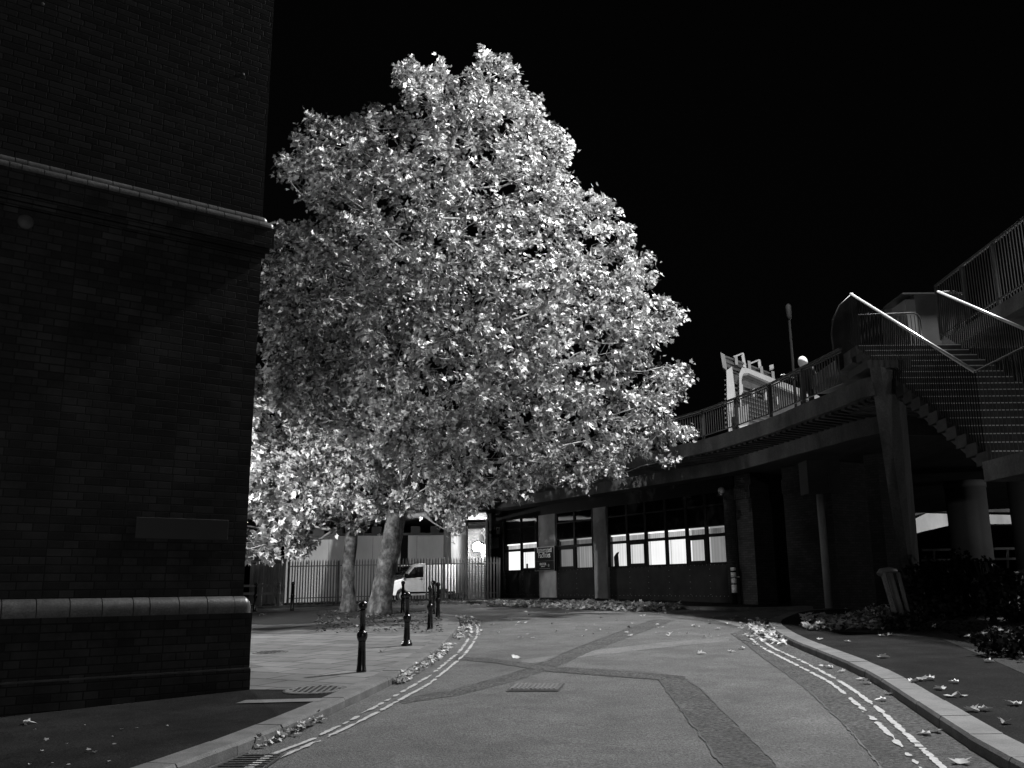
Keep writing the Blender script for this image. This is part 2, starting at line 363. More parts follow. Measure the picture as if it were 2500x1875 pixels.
# left pavement
BL = offset(KL, KW); sh = KH - .004
flag_pts = [p for p in BL if p[1] > 12.0]; asp_pts = [p for p in BL if p[1] <= 12.35]
sheet([*[p for p in BL if p[1] < 60], (-30, 10), (-14, -8)], sh - .006, 'pavement', M['asphalt_pave'])
fl = [p for p in BL if p[1] > 12.4]
sheet([(fl[0][0], 12.4), *fl, (-30, 14), (-5.0, 12.9), (-3.55, 12.75)], sh, 'flagstone_paving', M['flags'])
e0 = G(560, 1714, .12); e1 = G(800, 1709, .12)
sheet([G(575, 1717, .12)[:2], G(600, 1709, .12)[:2], G(800, 1704, .12)[:2], G(780, 1712, .12)[:2]], sh + .005, 'paving_edge_strip', M['kerb'])
# planting bed round the trees
def blob(cx, cy, rx, ry, n=26, rot=0, seed=0):
    r = random.Random(seed); out = []
    for i in range(n):
        t = 2 * math.pi * i / n; k = 1 + r.uniform(-.13, .13); x = rx * k * math.cos(t); y = ry * k * math.sin(t)
        out.append((cx + x * math.cos(rot) - y * math.sin(rot), cy + x * math.sin(rot) + y * math.cos(rot)))
    return out
sheet(blob(-6.4, 31.2, 3.5, 4.2, seed=3), sh + .006, 'tree_bed', M['soil'])
# right pavement
BR = offset(KR, -KW)
sheet([*BR, (40, -8)], sh, 'pavement', M['asphalt_pave'])
vg = [G(*p, .12)[:2] for p in [(2060, 1502), (2000, 1520), (1960, 1524), (2000, 1540), (2120, 1545), (2200, 1552), (2300, 1560), (2420, 1610), (2500, 1645), (2620, 1690)]]
sheet([*vg, (22, 10), (40, 24.5), (9.5, 26.2)], sh + .006, 'planting_strip', M['soil'])
BF = offset(KF, KW)
sheet([*BF, (40, 60), (-30, 60)], .096, 'pavement', M['asphalt_pave'])
# darker gutter band and trench patches on the road
def strip_px(px, name, mat, h=.004):
    P = [G(*p)[:2] for p in px]; P = resample(P + [P[0]], .07)[:-1]; k = np.array([rng.normal(0, .009, 2) for _ in P]); k = k + .6 * np.roll(k, 1, 0)
    return sheet([p + q for p, q in zip(P, k)], h, name, mat)
band = [(1785, 1547), (1830, 1580), (1871, 1613), (1952, 1667), (2056, 1766), (2105, 1820), (2150, 1875), (2200, 1950)]
edge = [tuple(p) for p in KR if 5.5 < p[1] < 24.2 and p[0] < 7.5]
sheet([*edge, *[G(*p)[:2] for p in band][::1]], .004, 'gutter_band', M['asphalt_dark'])
strip_px([(1606, 1658), (1674, 1651), (1690, 1668), (1780, 1753), (1902, 1877), (1990, 1960), (1850, 1960), (1767, 1877), (1680, 1757)], 'trench_patch', M['asphalt_dark'])
strip_px([(960, 1712), (1100, 1686), (1230, 1652), (1304, 1627), (1400, 1586), (1500, 1548), (1600, 1512), (1650, 1514), (1545, 1552), (1440, 1592), (1350, 1632), (1260, 1662), (1120, 1698), (985, 1718)], 'trench_patch', M['asphalt_dark'])
strip_px([(1115, 1603), (1200, 1609), (1300, 1623), (1345, 1628), (1500, 1637), (1672, 1651), (1608, 1660), (1500, 1652), (1345, 1641), (1200, 1618), (1112, 1611)], 'trench_patch', M['asphalt_dark'], .0065)
strip_px([(1270, 1612), (1450, 1588), (1640, 1566), (1780, 1556), (1780, 1566), (1640, 1579), (1450, 1601), (1280, 1622)], 'old_patch', nmat('asphalt_old_patch', .09, .13, 3, .85, .9, 130, c3=(42, .4, 1.6)), .0035)
strip_px([(1742, 1513), (1785, 1512), (1880, 1537), (1835, 1540)], 'old_patch', nmat('asphalt_pale_patch', .16, .21, 3, .85, .9, 130, c3=(42, .5, 1.5)), .0045)
def seam_line(px, wd=.02, h=.009):
    P = resample(smooth([G(*p)[:2] for p in px], 2), .12); mb = MB()
    P = [p + rng.normal(0, .006, 2) for p in P]; A = offset(P, wd / 2); B = offset(P, -wd / 2)
    for i in range(len(P) - 1):
        k = random.uniform(.3, 1.3)
        q = [A[i], A[i + 1], B[i + 1] * k + A[i + 1] * (1 - k), B[i] * k + A[i] * (1 - k)]
        mb.add([(*p, gz(*p) + h) for p in q], [(0, 3, 2, 1)])
    tag(mb.build('tar_seam', M['seam'], fixn=False), kind='structure')
for px in [[(960, 1711), (1100, 1685), (1230, 1651), (1304, 1626), (1400, 1585), (1500, 1547), (1600, 1511)], [(1115, 1602), (1200, 1608), (1345, 1627), (1500, 1636), (1676, 1650), (1782, 1753), (1904, 1878)],
           [(1606, 1659), (1680, 1757), (1767, 1877)], band, [(1345, 1628), (1500, 1655)]]: seam_line(px)
# double lines, worn
def painted(px, wd=.062, wear=.30, seed=1):
    wear *= .9
    P = resample(smooth([G(*p)[:2] for p in px], 2), .045); r = random.Random(seed); mb = MB(); A = offset(P, wd / 2); B = offset(P, -wd / 2)
    nz = [r.random() for _ in range(len(P) // 3 + 3)]; sd = [r.random() for _ in range(len(P) // 7 + 3)]
    ja = [r.uniform(-.12, .16) for _ in P]; jb = [r.uniform(-.12, .16) for _ in P]
    def edge(i):
        q = i / 3; k = nz[int(q)] * (1 - q % 1) + nz[int(q) + 1] * (q % 1); lo = max(0, wear * 1.7 - k) * 2.2; m = sd[int(i / 7)]
        a = min(.98, ja[i] + lo * m); b = min(.98, jb[i] + lo * (1 - m)); return a, b
    for i in range(len(P) - 1):
        a0, b0_ = edge(i); a1, b1 = edge(i + 1)
        if a0 + b0_ > .9 or a1 + b1 > .9 or r.random() < .012: continue
        pa = A[i] * (1 - a0) + B[i] * a0; pb = B[i] * (1 - b0_) + A[i] * b0_; pc = B[i + 1] * (1 - b1) + A[i + 1] * b1; pd = A[i + 1] * (1 - a1) + B[i + 1] * a1
        mb.add([(*p, gz(*p) + .012) for p in (pa, pb, pc, pd)], [(0, 1, 2, 3)])
    return tag(mb.build('road_marking', M['paint'], fixn=False), kind='structure')
painted([(560, 1905), (632, 1873), (734, 1830), (803, 1800), (925, 1740), (990, 1702), (1052, 1670), (1072, 1651), (1125, 1609), (1153, 1576), (1168, 1545), (1163, 1522), (1129, 1508), (1085, 1503)], seed=4)
painted([(669, 1843), (761, 1808), (783, 1796), (852, 1763), (925, 1723), (990, 1686), (1048, 1653), (1096, 1613), (1121, 1594), (1145, 1560), (1152, 1537), (1143, 1519), (1120, 1510)], seed=5, wear=.36)
painted([(2350, 1930), (2296, 1870), (2241, 1821), (2192, 1775), (2142, 1730), (2083, 1685), (2020, 1647), (1934, 1604), (1880, 1581), (1837, 1543)], seed=6, wear=.3)
painted([(2300, 1935), (2241, 1870), (2187, 1812), (2133, 1757), (2056, 1690), (2033, 1671), (1979, 1642), (1893, 1599), (1855, 1579), (1819, 1547)], seed=7, wear=.34)

# ============================================================ LEFT BRICK BUILDING
BC = G(605, 1705, 0); RW = math.atan2(.602, .799); bz = gz(BC[0], BC[1])
bld = thing('brick_building', 'tall dark brick building with a rounded plinth cap and double rounded coping at left', 'building', (BC[0], BC[1], 0), RW)
drv = np.array([.799, .602])
def zat(px, py, s=.1):    # height on the wall plane set back by s
    p = BC[:2] + np.array([-.602, .799]) * s; return V(px, py, p, drv)[2]
zc_t = zat(598, 1453, .05); zc_b = zc_t - .235
zk = zat(655, 541, -.02)
MB().box(-22, 0, 0, 9, -.6, zc_b).build('plinth', M['brick_lo'], bld)
mb = MB()      # projecting foot courses
zf_ = V(603, 1634, BC[:2], drv)[2]
MB().box(-22, .014, -.014, 8.9, -.6, zf_).build('plinth_foot', M['brick_lo'], bld)
MB().box(-22, .010, -.010, 8.9, zf_ + .002, zf_ + .022).build('foot_ledge', nmat('ledge_mortar', .03, .07, 5, .8), bld)
def bull(mb, x0, x1, yf, z0, z1, r, back, seg=7):   # brick with rounded upper front edge
    pr = [(yf, z0)] + [(yf + r - r * math.cos(a), z1 - r + r * math.sin(a)) for a in np.linspace(0, math.pi / 2, seg)] + [(back, z1), (back, z0)]
    n = len(pr); mb.add([(x0, y, z) for y, z in pr] + [(x1, y, z) for y, z in pr], [(k, k + 1, n + k + 1, n + k) for k in range(seg)], True)
    mb.add([(x0, y, z) for y, z in pr] + [(x1, y, z) for y, z in pr], [(k, (k + 1) % n, n + (k + 1) % n, n + k) for k in range(seg, n)] + [tuple(range(n))[::-1], tuple(range(n, 2 * n))], False)
def bullrow(yf, z0, h, r, back, L, step, xend, seed):
    mb = MB(); x = xend - .25; rr = random.Random(seed)
    while x > -L:
        s = step if rr.random() > .12 else step * .55
        d = rr.uniform(-.003, .003); bull(mb, x - s + .007, x - .005, yf + d, z0, z0 + h + d, r, back); x -= s
    # corner special: swept round the return
    pr = [(0, z0)] + [(r - r * math.cos(a), z0 + h - r + r * math.sin(a)) for a in np.linspace(0, math.pi / 2, 7)] + [(r + .08, z0 + h)]
    vs = []; fs = []; A = np.linspace(0, math.pi / 2, 7); n = len(pr)
    x0 = xend - .25 + .004
    rows = [[(x0, yf + i, z) for i, z in pr]]
    rc = min(r, .1)
    for a in A:
        row = []
        for i, z in pr:
            q = rc - i
            row.append((xend - rc + q * math.sin(a), yf + rc - q * math.cos(a), z))
        rows.append(row)
    rows.append([(xend - i, yf + 1.2, z) for i, z in pr])
    for rw in rows: vs += rw
    for j in range(len(rows) - 1):
        for k in range(n - 1): fs.append((j * n + k, j * n + k + 1, (j + 1) * n + k + 1, (j + 1) * n + k))
    mb.add(vs, fs, True)
    MBc = mb
    return MBc
bullrow(-.004, zc_b, .235, .16, .5, 20, .37, .004, 3).build('plinth_cap', M['bull'], bld)
mb = MB(); bull(mb, -21.9, -.2, .006, zc_b + .002, zc_t - .010, .16, .4); mb.build('plinth_joint', M['seam'], bld)
MB().box(-22, -.2, .1, 8.9, zc_b, zc_t - .06).build('plinth_core', M['seam'], bld)
MB().box(-22, -.10, .10, 8.8, zc_t - .035, zk - .1).build('wall', M['brick_lo'], bld)
# corbelled cornice
pj = .13
mb = MB(); mb.box(-22, -.10 + pj, .10 - pj, 8.7, zk - .42, zk - .10); mb.box(-22, -.10 + pj * .66, .10 - pj * .66, 8.72, zk - .50, zk - .42); mb.box(-22, -.10 + pj * .3, .10 - pj * .3, 8.74, zk - .57, zk - .50)
cor = mb.build('cornice', M['brick_lo'], bld)
for yf_, zz_ in ((.10 - pj + .004, zk - .1), (.10 - pj * .45 + .006, zk)):
    mb = MB(); bull(mb, -21.9, -.2, yf_, zz_ + .002, zz_ + .093, .075, .4); mb.build('coping_joint', M['seam'], bld)
bullrow(.10 - pj - .004, zk - .1, .10, .075, .45, 20, .26, -.10 + pj + .004, 5).build('coping', M['bull'], bld)
bullrow(.10 - pj * .45, zk, .10, .075, .45, 20, .26, -.10 + pj * .45, 6).build('coping', M['bull'], bld)
MB().box(-22, -.115, .115, 8.6, zk - .05, 26).build('wall', M['brick_up'], bld)['label'] = 'smoother upper brickwork above the coping'
def onwall(px, py, s=.1):
    p = V(px, py, BC[:2] + np.array([-.602, .799]) * s, drv); q = p[:2] - BC[:2]; return q @ drv, q @ np.array([-.602, .799]), p[2]
a = onwall(329, 1314); b = onwall(558, 1270)
MB().box(a[0], b[0], .093, .1, a[2], b[2]).build('nameplate', nmat('painted_plate', .008, .011, 3, .5), bld, bevel=.004)
a = onwall(62, 543); m_ = MB().lathe([(.10, 0), (.10, .02), (.085, .035), (0.001, .035)], seg=18)
o = m_.build('wall_disc', nmat('disc_iron', .05, .07, 4, .6), bld); o.location = (a[0], .1, a[2]); o.rotation_euler = (math.pi / 2, 0, 0)
for px, py in ((105, 8), (595, 180)):
    a = onwall(px, py); o2 = o.copy(); COL.objects.link(o2); o2.parent = bld; o2.location = (a[0], .115, a[2]); o2.scale = (.22, .22, .12)
for o2_ in [c for c in bld.children if c.name.startswith('wall_disc.')]: o2_.name = 'wall_stud'
# further brick pier seen past the corner
gp = thing('brick_pier', 'short brick gate pier just past the corner of the tall brick building', 'pier', (-5.62, 17.5, gz(-5.6, 17.5)), RW)
zt = Yp(598, 1370, 17.5)[2] - gz(-5.6, 17.5)
MB().box(-.35, .35, -.3, .3, 0, zt).build('shaft', brickmat('pier_brick', .05, .075, .03, bw=.23, bh=.08, rough=.8), gp)
MB().box(-.37, .37, -.32, .32, zt, zt + .04).build('capping', M['brick_lo'], gp)

# ============================================================ FACADE UNDER THE DECK
fd = np.array([.491, -.871]); fn = np.array([.871, .491]); FA = Yp(1456, 1400, 39.0)[:2]; RF = math.atan2(fd[1], fd[0])
def fx(px, py=1385): p = V(px, py, FA, fd); return (p[:2] - FA) @ fd
def fz(px, py): return V(px, py, FA, fd)[2]
z_s = fz(1488, 1385); z_r = fz(1488, 1326); z_t = fz(1487, 1306); z_m = fz(1487, 1263); z_top = fz(1485, 1236)
fac = thing('office_building', 'low dark office front with lit blinds behind a grid of windows under the bridge deck', 'building', (FA[0], FA[1], 0), RF)
X = {k: fx(k) for k in (1194, 1228, 1233, 1273.5, 1314, 1317, 1358, 1361, 1405, 1450, 1452, 1483, 1487, 1534.5, 1580, 1630, 1681, 1729.5, 1779, 1800, 1822, 1862, 1942, 2062, 2150, 2185)}
gb = .9
MB().box(X[1233], X[1317], .02, .10, gb, z_s).build('panel', M['panel'], fac)
MB().box(X[1358], X[1450], .02, .10, gb, z_s).build('panel', M['panel'], fac)
MB().box(X[1487], X[1779], .02, .10, gb, z_s).build('panel', M['panel'], fac)
mb = MB()
for a, b in ((1233, 1273.5), (1273.5, 1317), (1361, 1405), (1405, 1450), (1487, 1534.5), (1534.5, 1580), (1580, 1630), (1630, 1681), (1681, 1729.5), (1729.5, 1779)):
    for k in range(5):
        xx = X[a] + (X[b] - X[a]) * (k + .5) / 5
        for zz in (z_s - .05, gb + .38): mb.box(xx - .008, xx + .008, .012, .02, zz, zz + .016)
    for k in range(5): mb.box(X[a] + .03, X[a] + .046, .012, .02, z_s - .2 - k * .22, z_s - .184 - k * .22)
mb.build('panel_rivets', M['steel'], fac)['kind'] = 'stuff'
for a, b in ((1317, 1358), (1452, 1483)): MB().box(X[a], X[b], -.03, .3, gb, z_top + .1).build('pillar', M['render'], fac)
MB().box(X[1194], X[1228], -.02, 6, gb, 5.4).build('brick_wall', M['brick_fac'], fac)
MB().box(X[1228], X[1800], .5, .6, gb, 5.4).build('back_wall', M['sign_black'], fac)
MB().box(X[1228], X[1779] + .5, -.04, .5, z_top, 5.5).build('head_panel', M['sign_black'], fac)
MB().box(X[1779], X[1779] + .55, -.06, .5, gb, z_top).build('brick_wall', M['brick_fac'], fac)
wins = [(1233, 1273.5, .95, 0, .15), (1273.5, 1314, .85, 1, .25), (1361, 1405, .13, 1, .5), (1405, 1450, .21, 0, .9), (1487, 1534.5, .68, 0, .35), (1534.5, 1580, .60, 1, .25), (1580, 1630, .85, 0, .15), (1630, 1681, .82, 0, .12), (1681, 1729.5, .36, 1, .3), (1729.5, 1779, .17, 0, .35)]
for i, (a, b, v, latch, ct) in enumerate(wins):
    x0, x1 = X[a] + .02, X[b] - .02; mb = MB(); t = .045
    for xx in (x0, x1): mb.box(xx - t, xx + t, -.03, .06, z_s, z_top)
    for zz, th in ((z_s, .035), (z_r, .055), (z_t, .02), (z_m, .03), (z_top, .03)): mb.box(x0 + t, x1 - t, -.025, .055, zz - th, zz + th)
    if latch:
        for xx in (x0 + t + .03, x1 - t - .03): mb.box(xx - .035, xx + .035, -.035, .05, z_s + .03, z_r - .05)
        mb.box(x0 + .1, x1 - .1, -.034, .05, z_s + .03, z_s + .11); mb.box(x0 + .1, x1 - .1, -.034, .05, z_r - .13, z_r - .05)
    wn = mb.build('window', M['frame'], fac)
    # vertical slats of the blind: zigzag strips
    def slats(z0, z1, yb, name, mat, gap):
        m2 = MB(); x = x0 + .02; 
        while x < x1 - .02:
            wd = .089; ang = random.uniform(.12, .3) if gap == 0 else random.uniform(.3, .9)
            m2.add([(x, yb, z0), (x + wd * math.cos(ang), yb + wd * math.sin(ang) * .5, z0), (x + wd * math.cos(ang), yb + wd * math.sin(ang) * .5, z1), (x, yb, z1)], [(0, 1, 2, 3)]); x += .084
        return m2.build(name, mat, wn, fixn=False)
    bm1 = blindmat('blind_%s' % 'abcdefghij'[i], v, ct * .9 + .08, .168, .3)
    slats(z_s + .03, z_r - .02, .20, 'blind', bm1, 0)
    bm2 = blindmat('fanlight_blind_%s' % 'abcdefghij'[i], v * .42, min(.9, ct + .5), .12, .6)
    slats(z_r + .02, z_t - .07, .20, 'blind', bm2, 1)
    MB().box(x0, x1, .3, .31, z_s, z_t - .06).build('room_glow', emit('room_%s' % 'abcdefghij'[i], 1, v * .5), wn)
    MB().box(x0, x1, .14, .19, z_t - .075, z_t - .02).build('blind_rail', emit('rail_%s' % 'abcdefghij'[i], 1, min(2.2, v * 1.5)), wn)  # rail glows by emission, bright room light put into the part
    MB().box(x0 + t, x1 - t, .01, .016, z_t, z_top).build('pane', M['glass'], wn)
    if i in (1, 2, 5, 8):
        q = x0 + .2 if i == 1 else x1 - .2
        MB().box(q - .07, q + .07, .17, .19, z_s + .06, z_s + .32).build('vent_box', M['sign_black'], wn)
MB().add([(X[1487] + .12, .185, z_s + .03), (X[1487] + .46, .185, z_s + .03), (X[1487] + .42, .185, z_s + .5), (X[1487] + .5, .185, z_s + .62), (X[1487] + .3, .185, z_s + .58), (X[1487] + .1, .185, z_s + .42)], [(0, 1, 2, 3, 4, 5)]).build('chair_silhouette', nmat('chair_fabric', .05, .09, 4, .9), fac, fixn=False)
# brick bays to the right of the windows with recessed openings
def bay(a, b, ztop, y0=-.3): return MB().box(X[a], X[b], y0, 1.6 if a < 2100 else .3, .8, ztop).build('brick_bay', M['brick_fac'], fac)
bay(1822, 1862, 5.35); bay(1942, 2062, 5.35); bay(2150, 2185, 5.35)
MB().box(X[1779] + .55, X[2150] - 1.2, 2.2, 2.4, .8, 5.4).build('back_wall', M['conc_dark'], fac)
for a, b in ((1822, 1862), (1942, 2062)):
    mb = MB()
    n = 9 if a == 1822 else 26
    for k in range(n):
        xx = X[a] + (X[b] - X[a]) * (k + .1) / n; mb.box(xx, xx + (X[b] - X[a]) / n * .8, -.36, -.3, 4.5, 4.95)
    mb.build('soldier_course', M['brick_fac'], fac)
a = (fx(1795, 1295), fz(1795, 1310), fx(1824, 1295), fz(1795, 1286))
lt = MB().lathe([(.13, 0), (.13, .05), (.09, .12), (.001, .14)], seg=16).build('bulkhead_lamp', nmat('opal_cover', .25, .3, 4, .3), fac)
lt.location = (fx(1766, 1200), -.06, fz(1766, 1198)); lt.rotation_euler = (math.pi / 2, 0, 0)

def text(s, size, mat, parent, loc, rot=(math.pi / 2, 0, 0), align='CENTER', name='lettering', sx=1, ext=.003):
    c = bpy.data.curves.new('txt', 'FONT'); c.body = s; c.size = size; c.align_x = align; c.extrude = ext; c.space_line = .95
    o = bpy.data.objects.new('txt', c); COL.objects.link(o); bpy.context.view_layer.update()
    me = bpy.data.meshes.new_from_object(o.evaluated_get(bpy.context.evaluated_depsgraph_get())); bpy.data.objects.remove(o)
    me.materials.clear(); me.materials.append(mat); q = bpy.data.objects.new(name, me); COL.objects.link(q)
    q.parent = parent; q.location = loc; q.rotation_euler = rot; q.scale = (sx, 1, 1); return q
# office sign
sx0, sx1 = fx(1313, 1360), fx(1361, 1360); sz1 = fz(1338, 1335); sz0 = fz(1338, 1394); sc = (sx0 + sx1) / 2; sw = sx1 - sx0; shh = sz1 - sz0
sp = FA + fd * sc - fn * .16
sg = thing('building_sign', 'black framed office sign reading Integrated Facilities on the pale pillar between windows', 'sign', (sp[0], sp[1], sz0), RF)
MB().box(-sw / 2, sw / 2, 0, .08, 0, shh).build('board', M['sign_black'], sg)
mb = MB(); t = .035
for q in ((-sw / 2, -sw / 2 + t, 0, shh), (sw / 2 - t, sw / 2, 0, shh), (-sw / 2 + t, sw / 2 - t, 0, t), (-sw / 2 + t, sw / 2 - t, shh - t, shh)): mb.box(q[0], q[1], -.012, .0, q[2], q[3])
mb.box(-sw / 2 + t, sw / 2 - t, -.006, -.001, shh * .41, shh * .41 + .008); mb.build('frame', M['sign_frame'], sg)
kx = sw / 1.35
text('Integrated', .265 * kx, M['sign_text'], sg, (0, -.01, shh * .77), sx=.92); text('Facilities', .265 * kx, M['sign_text'], sg, (0, -.01, shh * .555), sx=.92)
text('BRISTOL', .12 * kx, M['sign_text'], sg, (-.10 * kx, -.01, shh * .24)); text('UNIVERSITY', .05 * kx, M['sign_text'], sg, (-.10 * kx, -.01, shh * .17))
m_ = MB().lathe([(.055 * kx, 0), (.055 * kx, .004), (.042 * kx, .004), (.042 * kx, 0)], seg=16); m_.add([(-.02 * kx, -.02 * kx, .004), (.02 * kx, -.025 * kx, .004), (.012 * kx, .01 * kx, .004), (0, .032 * kx, .004), (-.012 * kx, .01 * kx, .004)], [(0, 1, 2, 3, 4)])
o = m_.build('crest', nmat('crest_print', .12, .18, 4, .5), sg, fixn=False); o.location = (.28 * kx, -.004, shh * .225); o.rotation_euler = (math.pi / 2, 0, 0)
mb = MB(); x = -.36 * kx
while x < .36 * kx: q = random.uniform(.02, .07) * kx; mb.box(x, x + q, -.006, -.001, shh * .085, shh * .085 + .02 * kx); x += q + .012
mb.build('small_print', M['sign_frame'], sg)
# warning notice, alarm boxes, CCTV camera
nx0, nx1 = fx(1200, 1325), fx(1219, 1325); nz1, nz0 = fz(1209, 1313), fz(1209, 1339); nw = nx1 - nx0; nh = nz1 - nz0; nc = (nx0 + nx1) / 2
p_ = FA + fd * nc - fn * .05
ns = thing('warning_notice', 'pale rectangular camera warning notice on the narrow brick wall left of the windows', 'notice', (p_[0], p_[1], nz0), RF)
MB().box(-nw / 2, nw / 2, 0, .015, 0, nh).build('plate', M['notice'], ns)
for k, (s_, q) in enumerate((('WARNING', .085), ('CCTV', .055), ('IN OPERATION', .055), ('FOR THE PURPOSE', .055), ('OF THE DETECTION', .055), ('& PREVENTION', .055), ('OF CRIME', .055))):
    text(s_, nh * q * 1.35, M['sign_black'], ns, (0, -.003, nh * (.87 - k * .125)), ext=.001, sx=min(1, nw / nh * 1.15))
p_ = FA + fd * fx(1219, 1296) - fn * .1
al = thing('alarm_box', 'small pale alarm box high on the narrow brick wall by the windows', 'alarm box', (p_[0], p_[1], fz(1219, 1304)), RF)
MB().box(-.13, .13, 0, .08, 0, .34).build('case', M['cam_white'], al, bevel=.02); MB().box(-.06, .06, -.01, 0, .19, .3).build('sounder', M['sign_black'], al)
p_ = FA + fd * fx(1198, 1300) - fn * .1
al = thing('junction_box', 'little grey junction box at the corner beside the dome camera bracket', 'junction box', (p_[0], p_[1], fz(1198, 1304)), RF)
MB().box(-.09, .09, 0, .07, 0, .15).build('case', M['notice'], al, bevel=.01); MB().box(-.06, .06, -.008, 0, .03, .12).build('lid', M['notice'], al)
cpos = Yp(1175, 1322, 45.6)
cc = thing('security_camera', 'white dome security camera on a swan-neck bracket beside the wall lamp', 'security camera', cpos)
MB().lathe([(.02, .36), (.07, .34), (.12, .22), (.15, .12), (.15, .0), (.13, -.03)], seg=18).build('housing', M['cam_white'], cc)
MB().lathe([(.09, -.03), (.085, -.09), (.05, -.13), (.001, -.145)], seg=16).build('lens_dome', M['glass'], cc)
MB().tube([(0, 0, .36), (0, 0, .5), (.03, 0, .58), (.1, 0, .64), (.18, 0, .64), (.26, 0, .58), (.3, 0, .52)], .028, 8).build('bracket', M['cam_white'], cc)
MB().box(.28, .33, -.06, .06, .40, .66).build('wall_plate', M['cam_white'], cc)

# ============================================================ BRIDGE DECK
zd = 6.2; zw = 5.86; zb = 5.37
E0 = [Z(*p, zd)[:2] for p in [(1200, 1179), (1400, 1146), (1598, 1106), (1740, 1074), (1821, 1048), (1903, 1021), (1976, 989), (2060, 957), (2130, 924)]]
dl = E0[0] - E0[1]; dl /= np.linalg.norm(dl); E0 = [E0[0] + dl * 32] + E0 + [np.array([8.28, 20.4]), np.array([8.3, 22.7]), np.array([14, 22.9]), np.array([34, 22.9])]
EO = smooth(E0, 1)
I0 = [Z(*p, zb)[:2] for p in [(1194, 1245), (1500, 1199), (1700, 1168), (1787, 1154), (1953, 1109), (2145, 1055)]]
I0 = [I0[0] + dl * 32] + I0 + [np.array([9.6, 23.0]), np.array([14, 23.3]), np.array([33.8, 23.3])]; IO = smooth(I0, 1)
back = [np.array([34, 42]), np.array([4, 62]), np.array([-22, 84])]
br = thing('concrete_bridge', 'curving concrete footbridge deck with stained edge beam over the office front', 'bridge', (0, 0, 0))
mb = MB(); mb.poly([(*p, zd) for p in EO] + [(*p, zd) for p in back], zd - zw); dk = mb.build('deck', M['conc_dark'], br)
mb = MB(); A = EO; B = offset(EO, -.14)
for i in range(len(A) - 1): mb.add([(*A[i], zw - .04), (*A[i + 1], zw - .04), (*A[i + 1], zd + .05), (*A[i], zd + .05), (*B[i], zw - .04), (*B[i + 1], zw - .04), (*B[i + 1], zd + .05), (*B[i], zd + .05)], [(0, 1, 2, 3), (4, 7, 6, 5), (3, 2, 6, 7), (0, 4, 5, 1)])
mb.build('fascia', M['conc'], br)
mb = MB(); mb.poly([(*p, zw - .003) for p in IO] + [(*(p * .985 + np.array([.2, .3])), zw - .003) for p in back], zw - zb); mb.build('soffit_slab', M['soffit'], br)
A = IO; B = offset(IO, .0); C_ = offset(IO, -.1); mb = MB()
for i in range(len(A) - 1): mb.add([(*C_[i], zb - .004), (*C_[i + 1], zb - .004), (*C_[i + 1], zw - .003), (*C_[i], zw - .003), (*A[i], zb - .004), (*A[i + 1], zb - .004), (*A[i + 1], zw - .003), (*A[i], zw - .003)], [(0, 1, 2, 3), (4, 7, 6, 5), (3, 2, 6, 7), (0, 4, 5, 1)])
mb.build('edge_beam', M['conc'], br)
# ribs under the cantilever wing
mb = MB(); RO = resample(EO, .32)[2:]
for p in RO[:220]:
    j = min(range(len(IO)), key=lambda k: np.linalg.norm(IO[k] - p)); q = IO[j]; t = (q - p) / max(np.linalg.norm(q - p), .01)
    n = fn if p[0] < 7 else fn; 
    a = p + n * .1; b = p + n * 2.0; mb.bar((a[0], a[1], zw - .035), (b[0], b[1], zw - .035), .12, .065)
mb.build('soffit_ribs', M['conc'], br)
# parapet railing, one thing: posts, rails and a panel of bars per bay
rl = thing('parapet_railing', 'dark metal railing of upright bars along the edge of the concrete bridge', 'railing', (0, 0, 0))
RP = resample([p for p in offset(EO, -.16) if p[1] > 20.6 and p[0] < 8.05 and not (p[0] > 7.95 and p[1] > 21.5)], 1.98); hz = zd + .05
mb = MB(); mb2 = MB()
for a, b in zip(RP[:-1], RP[1:]):
    mb.bar((*a, hz + .93), (*b, hz + .93), .07, .05); mb2.bar((*a, hz + .10), (*b, hz + .10), .04, .03); mb2.bar((*a, hz + .85), (*b, hz + .85), .04, .03)
mb.build('handrail', M['rail'], rl); mb2.build('lower_rail', M['rail'], rl)
for i, (a, b) in enumerate(zip(RP[:-1], RP[1:])):
    MB().box(a[0] - .04, a[0] + .04, a[1] - .04, a[1] + .04, hz, hz + .91).build('post', M['rail'], rl)
    mb = MB()
    for k in range(1, 15):
        q = a + (b - a) * k / 15; mb.box(q[0] - .011, q[0] + .011, q[1] - .011, q[1] + .011, hz + .1, hz + .85)
    mb.build('bar_panel', M['rail'], rl)
def column(p, r, z1, label, mat=None, seg=28, name='concrete_column'):
    z0 = gz(p[0], p[1]) - .1; c = thing(name, label, 'column', (p[0], p[1], z0))
    MB().lathe([(r, 0), (r, z1 - z0 - .25)], seg=seg).build('shaft', mat or M['conc'], c)
    MB().lathe([(r + .03, z1 - z0 - .25), (r + .03, z1 - z0)], seg=seg).build('collar', mat or M['conc'], c)
    return c
pcol = nmat('column_concrete', .11, .15, .8, .85, .15, 20, detail=8)
column((16.9, 34), .70, zb, 'round concrete column standing behind the hedge, nearer the tapered pier', pcol)
column((16.9, 29.6), .72, zb, 'round concrete column cut by the right edge of the view', pcol)
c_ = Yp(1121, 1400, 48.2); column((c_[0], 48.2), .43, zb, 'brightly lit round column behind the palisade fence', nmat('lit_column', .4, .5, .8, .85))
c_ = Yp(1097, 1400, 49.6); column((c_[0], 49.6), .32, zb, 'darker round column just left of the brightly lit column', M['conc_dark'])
c_ = G(2028, 1489); cp = thing('slim_post', 'slim pale square post standing in front of the dark brick bay', 'post', (c_[0], c_[1], gz(c_[0], c_[1])))
ct = Yp(2005, 1207, c_[1]); hh = ct[2] - gz(c_[0], c_[1])
